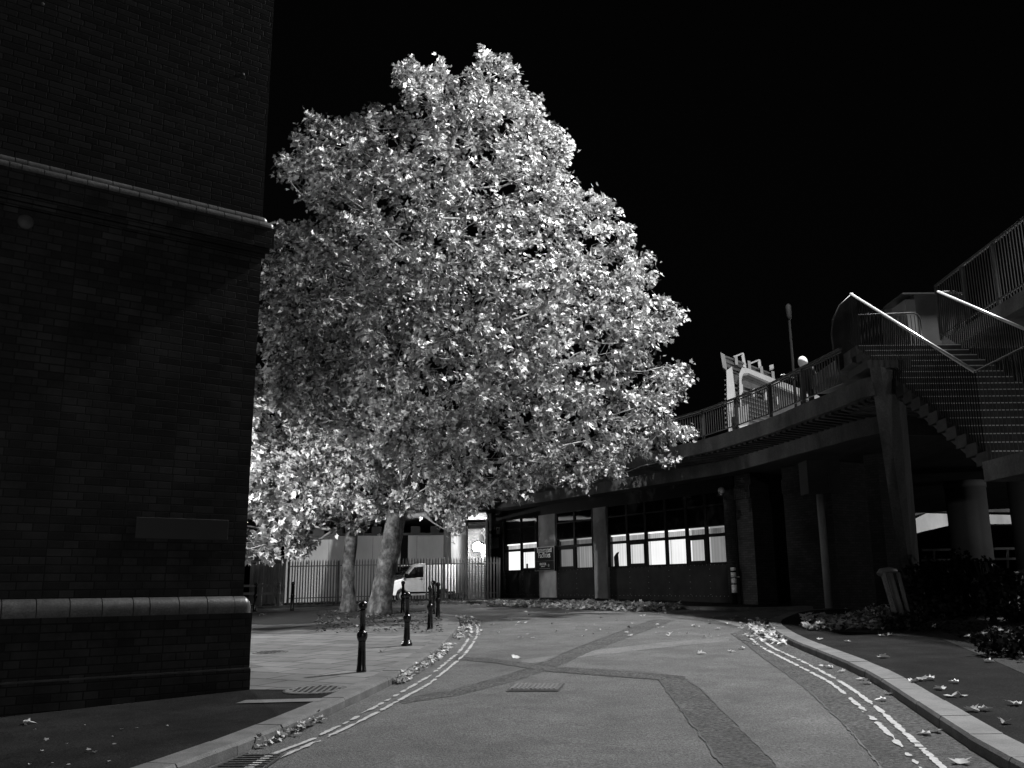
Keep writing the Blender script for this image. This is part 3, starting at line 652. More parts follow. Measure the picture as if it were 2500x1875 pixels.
MB().lathe([(.15, 0), (.15, hh)], seg=20).build('shaft', nmat('slim_post_paint', .26, .34, 2, .8), cp); MB().lathe([(.2, -.02), (.2, .05)], seg=20).build('base', M['conc_dark'], cp)
MB().box(-.5, .5, -.4, .4, hh, 5.37 - c_[2] + .03).build('head_block', M['conc_dark'], cp)

# tapered pier carrying the stair
pb = G(2240, 1512); Yq = pb[1]
pr_ = thing('tapered_pier', 'tall tapering concrete pier that widens upward under the stair landing', 'pier', (pb[0], pb[1], 0))
Yt = 19.7; TL = Yp(2130, 922, Yt); TM = Yp(2150, 915, Yt); TR = Yp(2212, 925, Yt); BLp = Yp(2221, 1512, Yq); BM_ = Yp(2238, 1514, Yq); BRp = Yp(2259, 1512, Yq)
mb = MB()
def loc_(p, dy=0): return (p[0] - pb[0], dy, p[2])
BLb = Yp(2224, 1512, Yq + .8); BRb = Yp(2256, 1512, Yq + .8); TLb = Yp(2137, 922, Yt + 1.1); TRb = Yp(2206, 922, Yt + 1.1)
f0 = [loc_(BLp, .10), loc_(BM_, -.04), loc_(BRp, .25), loc_(BRb, .8), loc_(BLb, .8)]
dyt = Yt - Yq; f1 = [loc_(TL, dyt + .10), loc_(TM, dyt - .04), loc_(TR, dyt + .45), loc_(TRb, dyt + 1.1), loc_(TLb, dyt + 1.1)]
for q in (f0, f1):
    zz = max(v[2] for v in f1) if q is f1 else -.1
    for i in range(5): q[i] = (q[i][0], q[i][1], zz if q is f1 else gz(pb[0], pb[1]) - .1)
mb.add(f0 + f1, [(0, 1, 6, 5), (1, 2, 7, 6), (2, 3, 8, 7), (3, 4, 9, 8), (4, 0, 5, 9), (0, 4, 3, 2, 1), (5, 6, 7, 8, 9)]); mb.build('shaft', M['conc'], pr_)
MB().box(TL[0] - pb[0] - .05, TR[0] - pb[0] + .2, dyt + .1, dyt + 1.3, f1[0][2], f1[0][2] + .18).build('head', M['conc_dark'], pr_)

# ============================================================ STAIR
st = thing('outdoor_staircase', 'dark outdoor staircase with barred sides and bright tubular handrails at upper right', 'staircase', (8.64, 22, 0))
NS = 17; y0s, z0s, y1s, z1s = 0.0, 7.5, -5.6, 4.02; W = 2.62
step_m = nmat('step_concrete', .022, .04, 4, .85, .3, 30)
nos = nmat('step_nosing', .35, .5, 20, .5)
for i in range(NS):
    t = i / (NS - 1); y = y0s + (y1s - y0s) * t; z = z0s + (z1s - z0s) * t; run = 5.6 / (NS - 1); rise = 3.48 / (NS - 1)
    sb = MB().box(-.02, W, y - .02, y + run + .05, z - rise - .02, z).build('step', step_m, st)
    MB().box(.05, W - .02, y - .035, y - .021, z - .014, z + .004).build('nosing', nos, sb)
def tl(t, x, dz): return (x, y0s + (y1s - y0s) * t, z0s + (z1s - z0s) * t + dz)
MB().add([tl(-.08, .12, -.30), tl(1.0, .12, -.30), tl(1.0, .12, -.55), tl(-.08, .12, -.55), tl(-.08, W - .1, -.30), tl(1.0, W - .1, -.30), tl(1.0, W - .1, -.55), tl(-.08, W - .1, -.55)],
         [(0, 1, 2, 3), (7, 6, 5, 4), (0, 4, 5, 1), (3, 2, 6, 7), (0, 3, 7, 4), (1, 5, 6, 2)]).build('waist_slab', M['conc_dark'], st)
for ra, rb_, xb in (((.18, .5, 9.02), (0, -5.5, 5.53), 0.0), ((2.69, 1.0, 9.23), (2.6, -2.9, 7.06), W)):
    ra = np.array(ra); rb_ = np.array(rb_)
    MB().tube([ra, rb_], .036, 12).build('handrail', M['rail_bright'], st)
    mb = MB(); n = int(abs(ra[1] - rb_[1]) / .098)
    for k in range(n + 1):
        p = ra + (rb_ - ra) * k / n; tt = (p[1] - y0s) / (y1s - y0s); mb.bar((xb, p[1], max(z0s, z0s + (z1s - z0s) * tt) - .05) if tt < 0 else (xb, p[1], z0s + (z1s - z0s) * tt - .05), p - np.array([0, 0, .02]), .02, .02)
    mb.build('bar_panel', M['rail_dark'], st)
# landings
MB().box(-.02, W + 3, .35, 4.2, z0s - .35, z0s).build('upper_landing', M['conc'], st)
MB().box(-.12, W + 2, -12, y1s, z1s - .56, z1s - .2).build('lower_landing', M['conc'], st)
mb = MB(); mb.tube([(-.0, -5.5, 5.53), (-.2, -9.5, 5.5)], .018, 8)
for k in range(30): q = k / 29; mb.bar((-.1 * q, y1s + (-9.5 - y1s) * q, z1s - .2), (-.1 * q, y1s + (-9.5 - y1s) * q, z1s + 1.55), .014, .014)
mb.build('landing_railing', M['rail'], st)
# hoop rails round the upper landing
o_ = (8.64, 22, 0); mb = MB()
def rel(p): return (p[0] - o_[0], p[1] - o_[1], p[2])
hp = [rel(Yp(*p)) for p in [(2052, 770, 24.6), (2150, 767, 24.6), (2225, 764, 24.6), (2240, 768, 24.6), (2247, 780, 24.6), (2252, 835, 24.6)]]
mb.tube(hp, .022, 8)
hp = [rel(Yp(*p)) for p in [(2292, 713, 24.6), (2330, 711, 24.6), (2338, 718, 24.6), (2350, 800, 24.6)]]; mb.tube(hp, .022, 8)
mb.build('hoop_rail', M['rail'], st)
mb = MB()
for k in range(22):
    px = 2052 + k * 9; p = rel(Yp(px, 770, 24.6)); mb.bar((p[0], p[1], z0s), p, .014, .014)
mb.build('landing_bars', M['rail'], st)
sc_m = nmat('screen_sheet', .010, .016, 6, .7, spec=.05)
pl = [rel(Yp(*p, 22.9)) for p in [(2082, 716), (2050, 745), (2034, 778), (2030, 815), (2036, 865), (2048, 908), (2058, 900), (2075, 880), (2100, 850), (2100, 800), (2092, 750)]]
MB().poly(pl, .05, (0, 1, 0)).build('curved_screen', sc_m, st)
mb = MB(); mb.tube([pl[0], pl[1], pl[2], pl[3], pl[4], pl[5]], .02, 6); mb.build('screen_edge', M['rail'], st)
# equipment cabinets at the head of the stair
cb1 = thing('service_cabinet', 'boxy grey metal cabinet with a pale side at the head of the stair', 'cabinet', (*Yp(2255, 830, 27.2)[:2], zd))
q = Yp(2250, 720, 27.2); MB().box(-.15, 1.35, 0, 1.3, 0, q[2] - zd).build('body', nmat('cabinet_grey', .035, .05, 2, .6), cb1); MB().box(-.45, -.15, -.02, 1.0, .2, q[2] - zd - .15).build('side_panel', nmat('cabinet_pale', .09, .12, 2, .6), cb1)
MB().box(-.55, 1.4, -.1, 1.4, q[2] - zd, q[2] - zd + .05).build('lid', M['rail'], cb1)
cb2 = thing('service_cabinet', 'lower dark cabinet behind the boxy grey one beside the stair', 'cabinet', (*Yp(2195, 830, 28.8)[:2], zd))
q = Yp(2195, 742, 28.8); MB().box(-.1, .95, 0, 1.0, 0, q[2] - zd).build('body', M['conc_dark'], cb2); MB().box(-.14, .98, -.04, 1.0, q[2] - zd, q[2] - zd + .04).build('lid', M['rail'], cb2)
# upper walkway at the right edge
uw = thing('upper_walkway', 'higher walkway with ivy-flecked concrete edge and tall bars at the top right', 'walkway', (0, 0, 0))
a = Yp(2335, 812, 25.4); b = Yp(2560, 655, 20.0); zq = 8.55; zt2 = 10.25
A2 = np.array([12.55, 25.6]); B2 = np.array([12.2, 14.5])
MB().add([(A2[0], A2[1], zq - .35), (A2[0] + 3, A2[1], zq - .35), (B2[0] + 3, B2[1], zq - .35), (B2[0], B2[1], zq - .35), (A2[0], A2[1], zq + .05), (A2[0] + 3, A2[1], zq + .05), (B2[0] + 3, B2[1], zq + .05), (B2[0], B2[1], zq + .05)],
         [(0, 1, 2, 3), (4, 7, 6, 5), (0, 4, 5, 1), (1, 5, 6, 2), (2, 6, 7, 3), (3, 7, 4, 0)]).build('edge_slab', M['conc'], uw)
mb = MB(); mb.bar((*A2, zt2), (*B2, zt2), .08, .06); mb.bar((*A2, zq + .18), (*B2, zq + .18), .05, .04); mb.build('rail', M['rail'], uw)
mb = MB()
for k in range(78): q = A2 + (B2 - A2) * k / 77; mb.bar((*q, zq + .05), (*q, zt2), .02 if k % 12 else .09, .02 if k % 12 else .05)
mb.build('bars', M['rail'], uw)

# ============================================================ BACKGROUND CAMPUS BUILDING ON THE SKYLINE
cb = Yp(1762, 1000, 60)[:2]; cd = np.array([.60, .80]); RC = math.atan2(cd[1], cd[0])
def cxz(px, py): p = V(px, py, cb, cd); return (p[:2] - cb) @ cd, p[2]
ob = thing('modern_building', 'modern building top with a pale corner fin and louvred walls rising beyond the bridge railing', 'building', (cb[0], cb[1], 0), RC)
pale = nmat('pale_cladding', .42, .5, 2, .7); 
def cpoly(pxs, th, name, mat, y=0): 
    pts = [(cxz(*p)[0], y, cxz(*p)[1]) for p in pxs]; return MB().poly(pts, th, (.914, .405, 0)).build(name, mat, ob)
cpoly([(1770, 905), (1784, 895), (1794, 978), (1796, 1060), (1776, 1060), (1772, 985)], .6, 'corner_fin', pale, -.1)
cpoly([(1757, 860), (1768, 866), (1774, 905), (1763, 897)], .6, 'parapet_fin', nmat('grey_cladding', .18, .24, 2, .7), -.05)
cpoly([(1771, 866), (1890, 912), (1898, 950), (1790, 905), (1772, 897)], 1.2, 'attic', M['louvre'], .2)
cpoly([(1786, 898), (1995, 975), (2010, 1040), (1995, 1080), (1786, 1080)], 1.0, 'wall', M['louvre'], .3)
mb = MB()
for k in range(16):
    y1 = 870 + k * 11.5; a = cxz(1775, y1); b = cxz(1890, y1 + 44 - k * 1.1)
    if k in (3, 4): continue
    mb.bar((a[0], .12, a[1]), (b[0], .12, b[1]), .12, .12)
mb.build('louvres', nmat('louvre_blade', .09, .13, 2, .5), ob)
band_px = [(1793, 915), (1800, 899), (1815, 901), (1900, 934), (1990, 968), (2003, 990), (2010, 1070), (2001, 1070), (1996, 1000), (1985, 983), (1900, 948), (1815, 912), (1803, 914), (1799, 925), (1801, 1060), (1795, 1060)]
cpoly(band_px, .7, 'rounded_frame', pale, -.35)
for (x0, y0_) in ((1803, 938), (1832, 948), (1862, 956), (1891, 966)):
    cpoly([(x0, y0_ + 5), (x0 + 7, y0_), (x0 + 8, y0_ + 20), (x0 + 1, y0_ + 21)], .3, 'shade_fin', pale, -.1)
for (x0, y0_) in ((1790, 870), (1822, 881), (1852, 894), (1880, 906)):
    cpoly([(x0, y0_), (x0 + 7, y0_ + 1), (x0 + 9, y0_ + 21), (x0 + 2, y0_ + 20)], .3, 'shade_fin', nmat('fin_grey', .26, .32, 2, .7), -.1)
mb = MB()
for (x0, y0_, x1, y1) in ((1816, 862, 1822, 898), (1856, 878, 1861, 912)):
    mb = MB(); a = cxz(x0, y0_); b = cxz(x1, y1); c = cxz(x0 - 20, y0_ + 8); mb.bar((a[0], .1, a[1]), (b[0], .1, b[1]), .16, .16); mb.bar((a[0], .1, a[1]), (c[0], .1, c[1]), .1, .1); mb.build('roof_davit', pale, ob)
cpoly([(1872, 893), (1882, 890), (1883, 899), (1873, 902)], .5, 'roof_light_box', pale, -.2)
# skyline continuation: lower block behind railings
a = cxz(1770, 1012)
cpoly([(1765, 1002), (1800, 990), (1801, 1045), (1770, 1045)], .5, 'entrance_box', nmat('entrance_cladding', .2, .26, 2, .7), -.8)
cpoly([(1774, 1044), (1794, 1040), (1796, 1075), (1778, 1075)], .5, 'entrance_post', pale, -.9)
lpz = Yp(1938, 742, 40)
lp = thing('lamp_column', 'faint unlit lamp column rising into the black sky beyond the bridge', 'lamp column', (*Yp(1944, 1000, 40)[:2], zd))
MB().tube([(0, 0, 0), (0, 0, lpz[2] - zd - .8)], [.07, .05], 10).build('pole', nmat('lamp_pole_grey', .004, .006, 2, .8, spec=.05), lp); MB().lathe([(.05, lpz[2] - zd - .8), (.12, lpz[2] - zd - .6), (.13, lpz[2] - zd - .1), (.05, lpz[2] - zd)], seg=12).build('lantern', nmat('lantern_grey', .006, .009, 2, .7, spec=.05), lp)

# ============================================================ PERSON ON THE BRIDGE
def skin(name, verts, edges, radii, mat, parent, sub=2):
    me = bpy.data.meshes.new(name); me.from_pydata(verts, edges, []); o = bpy.data.objects.new(name, me); COL.objects.link(o)
    o.modifiers.new('s', 'SKIN'); sv = me.skin_vertices[0].data
    for i, r in enumerate(radii): sv[i].radius = (r, r) if not hasattr(r, '__len__') else r
    sv[0].use_root = True
    ss = o.modifiers.new('ss', 'SUBSURF'); ss.levels = ss.render_levels = sub
    bpy.context.view_layer.update()
    m2 = bpy.data.meshes.new_from_object(o.evaluated_get(bpy.context.evaluated_depsgraph_get())); bpy.data.objects.remove(o)
    m2.materials.clear(); m2.materials.append(mat); [setattr(p, 'use_smooth', True) for p in m2.polygons]
    q = bpy.data.objects.new(name, m2); COL.objects.link(q); q.parent = parent; return q
hd = Yp(1955, 884, 25.6)     # head centre
pe = thing('person', 'person in dark clothes with pale shaved head and one raised forearm behind the bridge railing', 'person', (hd[0] + .12, hd[1] + .05, zd), math.radians(-20))
hb = hd[2] - zd             # head centre height above the deck
k_ = hb / 1.62
Bv = [(0, 0, .98), (0, 0, 1.15), (0, -.01, 1.34), (0, 0, 1.47), (-.03, -.01, 1.54), (.19, 0, 1.42), (.25, .02, 1.16), (.24, -.10, .93), (-.19, 0, 1.42), (-.27, -.02, 1.17), (-.40, -.20, 1.20), (.1, 0, .92), (.11, -.02, .5), (.11, .02, .09), (.12, -.12, .04), (-.1, 0, .92), (-.11, .02, .5), (-.12, .04, .09), (-.12, -.10, .04), (-.50, -.31, 1.25)]
Be = [(0, 1), (1, 2), (2, 3), (3, 4), (2, 5), (5, 6), (6, 7), (2, 8), (8, 9), (9, 10), (10, 19), (0, 11), (11, 12), (12, 13), (13, 14), (0, 15), (15, 16), (16, 17), (17, 18)]
Br = [(.15, .11), (.14, .10), (.17, .11), (.085, .075), .055, .075, .052, .045, .075, .055, .048, .10, .07, .045, .035, .10, .07, .045, .035, .04]
bd = skin('coat', [(x * k_, y * k_, z * k_) for x, y, z in Bv], Be, [tuple(v * k_ for v in r) if hasattr(r, '__len__') else r * k_ for r in Br], M['cloth'], pe)
# head with neck, brow, nose, chin and ears
bm = bmesh.new(); bmesh.ops.create_icosphere(bm, subdivisions=4, radius=1)
for v in bm.verts:
    x, y, z = v.co; w_ = 1 - .22 * max(0, -z) ** 1.2
    X_, Y_, Z_ = x * .088 * w_, y * .108 * (1 - .12 * max(0, -z)), z * .135
    fr = max(0, -y)
    Y_ -= .020 * math.exp(-((z + .12) ** 2) / .03 - (x ** 2) / .02) * (fr > .5)      # nose
    Y_ += .010 * math.exp(-((z - .05) ** 2) / .012 - ((abs(x) - .38) ** 2) / .04) * (fr > .4)   # eye sockets
    Y_ -= .008 * math.exp(-((z + .8) ** 2) / .04 - (x ** 2) / .1) * (fr > .2)          # chin
    Y_ += .004 * math.exp(-((z + .45) ** 2) / .002 - (x ** 2) / .06) * (fr > .5)       # mouth
    if z < -.5 and y > 0: Y_ += .0
    X_ += math.copysign(.014, x) * math.exp(-((z + .05) ** 2) / .05 - ((y - .05) ** 2) / .012) * (abs(x) > .8)   # ears
    v.co = (X_ * 1.38, Y_ * 1.38, Z_ * 1.38)
me = bpy.data.meshes.new('head'); bm.to_mesh(me); bm.free(); me.materials.append(M['skin']); [setattr(p, 'use_smooth', True) for p in me.polygons]
ho = bpy.data.objects.new('head', me); COL.objects.link(ho); ho.parent = pe; ho.location = (-.04, -.02, hb); ho.rotation_euler = (math.radians(8), 0, math.radians(-50))
MB().tube([(-.02, .0, hb - .29), (-.02, .0, hb - .2), (-.03, -.01, hb - .08)], [.075, .068, .07], 14).build('neck', M['skin'], pe)
hs = [(-.50 * k_, -.31 * k_, 1.25 * k_)]; hx = np.array([-.72, -.68, .06]); hx /= np.linalg.norm(hx); pv = np.array(hs[0]); sd_ = np.cross(hx, [0, 0, 1]); 
hv = [tuple(pv), tuple(pv + hx * .05), tuple(pv + hx * .095)]; he = [(0, 1), (1, 2)]; hr = [(.028, .022), (.04, .018), (.036, .014)]
for j, (of, ln) in enumerate(((-.03, .072), (-.01, .082), (.01, .076), (.03, .058))):
    n0 = len(hv); b0 = pv + hx * .095 + sd_ * of; hv += [tuple(b0), tuple(b0 + hx * ln * .5 + np.array([0, 0, -.006])), tuple(b0 + hx * ln * .85 + np.array([0, 0, -.03]))]; he += [(2, n0), (n0, n0 + 1), (n0 + 1, n0 + 2)]; hr += [.011, .010, .008]
n0 = len(hv); b0 = pv + hx * .04 + sd_ * -.035; hv += [tuple(b0), tuple(b0 + hx * .035 + sd_ * -.022), tuple(b0 + hx * .06 + sd_ * -.02)]; he += [(1, n0), (n0, n0 + 1), (n0 + 1, n0 + 2)]; hr += [.013, .011, .009]
skin('hand', hv, he, hr, M['skin'], pe, 1)

# ============================================================ YARD: FENCE, WALLS, VAN, LAMP
fl0 = G(700, 1479); fl1 = G(1218, 1466); fv = (fl1 - fl0)[:2]; FLn = np.linalg.norm(fv); fv /= FLn
zft = Yp(1100, 1363, G(1100, 1468)[1])[2]
pf = thing('palisade_fence', 'galvanised palisade fence with pointed pales between the trees and the yard', 'fence', (fl0[0], fl0[1], 0), math.atan2(fv[1], fv[0]))
NB = int(FLn / 2.75); 
for i in range(NB + 1):
    x = FLn * i / NB; z0 = gz(*(fl0[:2] + fv * x)) + .08; MB().box(x - .05, x + .05, .03, .10, z0, zft - .05).build('post', M['fence'], pf)
mb = MB(); za = gz(*fl0[:2]) + .08; zb_ = gz(*(fl0[:2] + fv * FLn)) + .08
for zz in (.35, None):
    if zz: mb.bar((0, .02, za + .28), (FLn, .02, zb_ + .28), .05, .05)
    else: mb.bar((0, .02, zft - .30), (FLn, .02, zft - .30), .05, .05)
mb.build('rail', M['fence'], pf)
for i in range(NB):
    mb = MB(); x0, x1 = FLn * i / NB, FLn * (i + 1) / NB; n = 18
    for k in range(n):
        x = x0 + (x1 - x0) * (k + .5) / n; z0 = gz(*(fl0[:2] + fv * x)) + .1; wd = .034; t = random.uniform(-.012, .012)
        P = [(x - wd, -.02, z0), (x + wd, -.02, z0), (x + wd + t, -.02, zft - .12), (x + wd * .6 + t, -.02, zft - .05), (x + t, -.02, zft + .02), (x - wd * .6 + t, -.02, zft - .05), (x - wd + t, -.02, zft - .12)]
        mb.poly(P, .012, (0, 1, 0))
    mb.build('pale_panel', M['fence'], pf)
# boarded return at the left end
bf = thing('board_fence', 'dark close-boarded fence section at the left end of the palisade', 'fence', (fl0[0], fl0[1], 0), math.atan2(fv[1], fv[0]))
mb = MB()
for k in range(13): x = -.15 - k * .16; mb.box(x - .15, x - .005, .0 + .01 * (k % 2), .03 + .01 * (k % 2), gz(*fl0[:2]) + .02, zft + .02 - .008 * k)
mb.build('boards', M['wood'], bf); MB().box(-2.2, -.1, -.04, 0, zft - .06, zft + .1).build('capping', M['wood'], bf)
yw = thing('retaining_wall', 'pale lit concrete wall under the deck behind the palisade fence', 'wall', (*Yp(690, 1450, 52)[:2], 0))
wl = Yp(1125, 1400, 52)[0] - Yp(690, 1450, 52)[0]; zt = Yp(900, 1308, 52)[2]
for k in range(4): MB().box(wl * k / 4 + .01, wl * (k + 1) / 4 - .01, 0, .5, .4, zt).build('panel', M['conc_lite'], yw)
MB().box(0, wl, .02, .5, .4, zt - .05).build('joint_backing', M['conc_dark'], yw)
mb = MB(); mb.box(0, wl, -.25, .55, zt, zt + .12)
for k in range(9): mb.box(wl * k / 9 + .5, wl * k / 9 + 1.0, -.2, .5, zt + .12, zt + .5)
mb.build('bearing_beam', M['conc_dark'], yw)
MB().box(wl * .66, wl * .70, -.06, 0, zt - 1.9, zt).build('downpipe', M['sign_black'], yw)
yb = thing('yard_wall', 'brick wall lit by a glaring lamp at the end of the fenced yard', 'wall', (*Yp(1142, 1450, 46.8)[:2], 0))
wl2 = Yp(1194, 1400, 46.8)[0] - Yp(1142, 1400, 46.8)[0]
MB().box(0, wl2, 0, .3, .6, 4.9).build('wall', M['brick_yard'], yb); MB().box(wl2 - .12, wl2 - .02, -2.1, 0, .6, 4.9).build('return_wall', M['brick_yard'], yb)  # return wall brought forward to shield the notice wall from the lamp
mb = MB()
for k in range(34): mb.box(wl2 - .40, wl2 - .125, -.22 - .1, -.02, .9 + k * .085, .95 + k * .085)
mb.build('louvred_screen', nmat('yard_louvre', .2, .28, 2, .6), yb)
MB().box(-.1, wl2, -.5, .0, 4.55, 4.7).build('pipe_tray', M['frame'], yb)
MB().box(-1.2, wl2 - .02, -4.5, .3, 5.02, 5.08).build('ceiling_boards', nmat('pale_boards', .5, .6, 3, .8, stretch=(.2, 6, 1)), yb)  # pale boards added so the soffit looks bright above the lamp
lp_ = Yp(1166, 1336, 46.35); wlm = thing('wall_lamp', 'glaring lit wall lamp on the yard brickwork behind the fence', 'wall lamp', lp_)
MB().lathe([(.16, -.2), (.23, -.1), (.23, .1), (.16, .2), (.02, .24)], seg=16).build('glowing_cover', M['lamp_on'], wlm); MB().box(-.2, .2, .17, .4, -.2, .2).build('back_plate', M['frame'], wlm)
lamp('wall_lamp_light', tuple(lp_ + np.array([-.05, -.4, 0])), 230, .12)
fs = Yp(1173, 1376, 40.6); fsg = thing('fence_sign', 'small white strip sign wired to the palisade fence in front of the lamp', 'sign', (fs[0], fs[1], fs[2]))
MB().box(-.22, .22, 0, .01, -.05, .05).build('plate', M['white'], fsg); MB().box(.13, .16, -.004, 0, -.03, .03).build('symbol', M['sign_black'], fsg)
mb = MB(); 
for k in range(5): mb.box(-.18 + k * .055, -.14 + k * .055, -.004, 0, -.015, .015)
mb.build('small_print', M['sign_frame'], fsg)
# van
vo = G(1012, 1460); vo = np.array([vo[0] - .2, 45.2, 0])
van = thing('parked_van', 'white panel van parked facing left behind the palisade fence', 'van', (-5.95, 44.3, gz(-5, 45) + .02), math.radians(32))
prof = [(0, .35), (0, .75), (.12, .95), (.85, 1.12), (1.55, 1.72), (1.9, 1.84), (4.3, 1.86), (4.4, 1.7), (4.42, .4), (3.95, .33), (3.85, .55), (3.65, .66), (3.45, .66), (3.25, .55), (3.15, .33), (1.2, .33), (1.1, .55), (.92, .66), (.72, .66), (.54, .55), (.45, .33)]
MB().poly([(x, 0, z) for x, z in prof], 1.75, (0, 1, 0)).build('body', M['white'], van, bevel=.03)
MB().poly([(x, -.012, z) for x, z in [(1.05, 1.14), (1.62, 1.66), (2.2, 1.7), (2.2, 1.2)]], .02, (0, 1, 0)).build('side_window', M['glass'], van)
MB().add([(.9, .08, 1.17), (.9, 1.67, 1.17), (1.5, 1.6, 1.71), (1.5, .15, 1.71)], [(0, 1, 2, 3)]).build('windscreen', M['glass'], van).location = (-.03, 0, .03)
for x in (.83, 3.55):
    wh = MB().tube([(x, -.02, .32), (x, .2, .32)], .31, 20).build('wheel', M['rubber'], van); MB().tube([(x, -.03, .32), (x, .0, .32)], .18, 16).build('hubcap', M['notice'], wh)
MB().box(.98, 1.12, -.2, -.02, 1.18, 1.36).build('wing_mirror', M['sign_black'], van); MB().box(2.26, 2.28, -.006, 0, .5, 1.75).build('door_line', M['sign_frame'], van); MB().box(2.0, 2.16, -.015, 0, 1.08, 1.11).build('door_handle', M['sign_black'], van)
MB().box(-.01, .05, .1, .35, .72, .88).build('headlight', M['notice'], van); MB().box(.5, 4.35, -.02, 0, .42, .5).build('side_trim', M['sign_black'], van)
van.scale = (.82, 1, 1)
MB().box(-.06, .1, 0, 1.75, .3, .55).build('bumper', M['conc_dark'], van)

# ============================================================ BOLLARDS
def make_bollard(loc):
    o = thing('bollard', '', 'bollard', loc, 0, 'black cast iron bollards on the paving')
    MB().lathe([(.078, -.05), (.078, .02), (.072, .05), (.066, .12), (.060, .3), (.055, .44), (.060, .45)], seg=20).build('foot', M['black_metal'], o)
    MB().lathe([(.055, .45), (.068, .465), (.080, .50), (.083, .53), (.078, .565), (.062, .595), (.050, .60)], seg=20).build('collar', M['black_metal'], o)
    MB().lathe([(.048, .60), (.045, .89), (.054, .895), (.054, .91), (.040, .92)], seg=20).build('shaft', M['black_metal'], o)
    MB().lathe([(.040, .92)] + [(.070 * math.cos(a), .975 + .070 * math.sin(a)) for a in np.linspace(-.8, 1.5, 10)] + [(.001, 1.046)], seg=20).build('ball', M['black_metal'], o)
    return o
bp = [((882, 1640), 'nearest bollard, with a pale leaf caught on its shaft'), ((993, 1576), 'second nearest bollard, standing alone on a stepped round base'), ((1050, 1536), 'third bollard, first of the close cluster near the kerb bend'),
      ((1069, 1511), 'bollard closest to the kerb bend, right of the cluster'), ((1057, 1499), 'bollard at the back of the cluster near the kerb bend'), ((983, 1496), 'dim bollard directly behind the second nearest one, beside the leaning trunk'),
      ((713, 1488), 'thin dark bollard on the left in front of the two slim poles'), ((622, 1490), 'dark bollard just right of the brick building, before the timber rail')]
b0 = None
bps = []
for (px, py), lb in bp:
    p = G(px, py, .12); bps.append(p)
    if b0 is None: b0 = make_bollard(p); b0['label'] = lb
    else: dup(b0, p, random.random() * 3, lb)
MB().lathe([(.11, -.02), (.11, .05), (.09, .055), (.09, .10), (.07, .11)], seg=20).build('stepped_base', M['black_metal'], [o for o in bpy.data.objects if o.get('label', '').startswith('second nearest')][0])
# ============================================================ leaves
LO = np.array([(0, 0), (.16, -.16), (.50, -.10), (.34, .12), (.62, .34), (.26, .42), (.22, .62), (0, 1.0), (-.22, .62), (-.26, .42), (-.62, .34), (-.34, .12), (-.50, -.10), (-.16, -.16)])
LO[:, 1] += .0
NL = len(LO)
def leaf_mesh(name, pos, axis, nrm, size, tone, mat, parent=None, fold=None):
    """many palmate leaves in one mesh; axis = direction of the midrib"""
    n = len(pos); axis = axis / np.linalg.norm(axis, axis=1)[:, None]
    nrm = nrm - (nrm * axis).sum(1)[:, None] * axis; nrm /= np.linalg.norm(nrm, axis=1)[:, None] + 1e-9
    side = np.cross(axis, nrm); fold = rng.uniform(-.1, .55, n) if fold is None else fold; curl = rng.uniform(-.3, .45, n)
    V_ = np.empty((n, NL + 1, 3))
    for k in range(NL):
        x, y = LO[k]; h = np.abs(x) * fold - (y ** 2) * curl * .5 + rng.normal(0, .035, n)
        V_[:, k] = pos + (side * x + axis * y + nrm * h[:, None]) * size[:, None]
    V_[:, NL] = pos + (axis * .32 + nrm * (-.02)) * size[:, None]
    V_ = V_.reshape(-1, 3); b = (np.arange(n) * (NL + 1))[:, None]
    tri = np.array([(NL, k, (k + 1) % NL) for k in range(NL)])
    Fc = (b[:, :, None] + tri[None]).reshape(-1)
    me = bpy.data.meshes.new(name); me.vertices.add(len(V_)); me.vertices.foreach_set('co', V_.ravel())
    nf = n * NL; me.loops.add(nf * 3); me.loops.foreach_set('vertex_index', Fc.astype(np.int32)); me.polygons.add(nf)
    me.polygons.foreach_set('loop_start', np.arange(nf, dtype=np.int32) * 3); me.polygons.foreach_set('loop_total', np.full(nf, 3, dtype=np.int32)); me.update()
    at = me.attributes.new('tone', 'FLOAT', 'FACE'); at.data.foreach_set('value', np.repeat(tone, NL))
    me.materials.append(mat); o = bpy.data.objects.new(name, me); COL.objects.link(o)
    if parent is not None: o.parent = parent
    return o

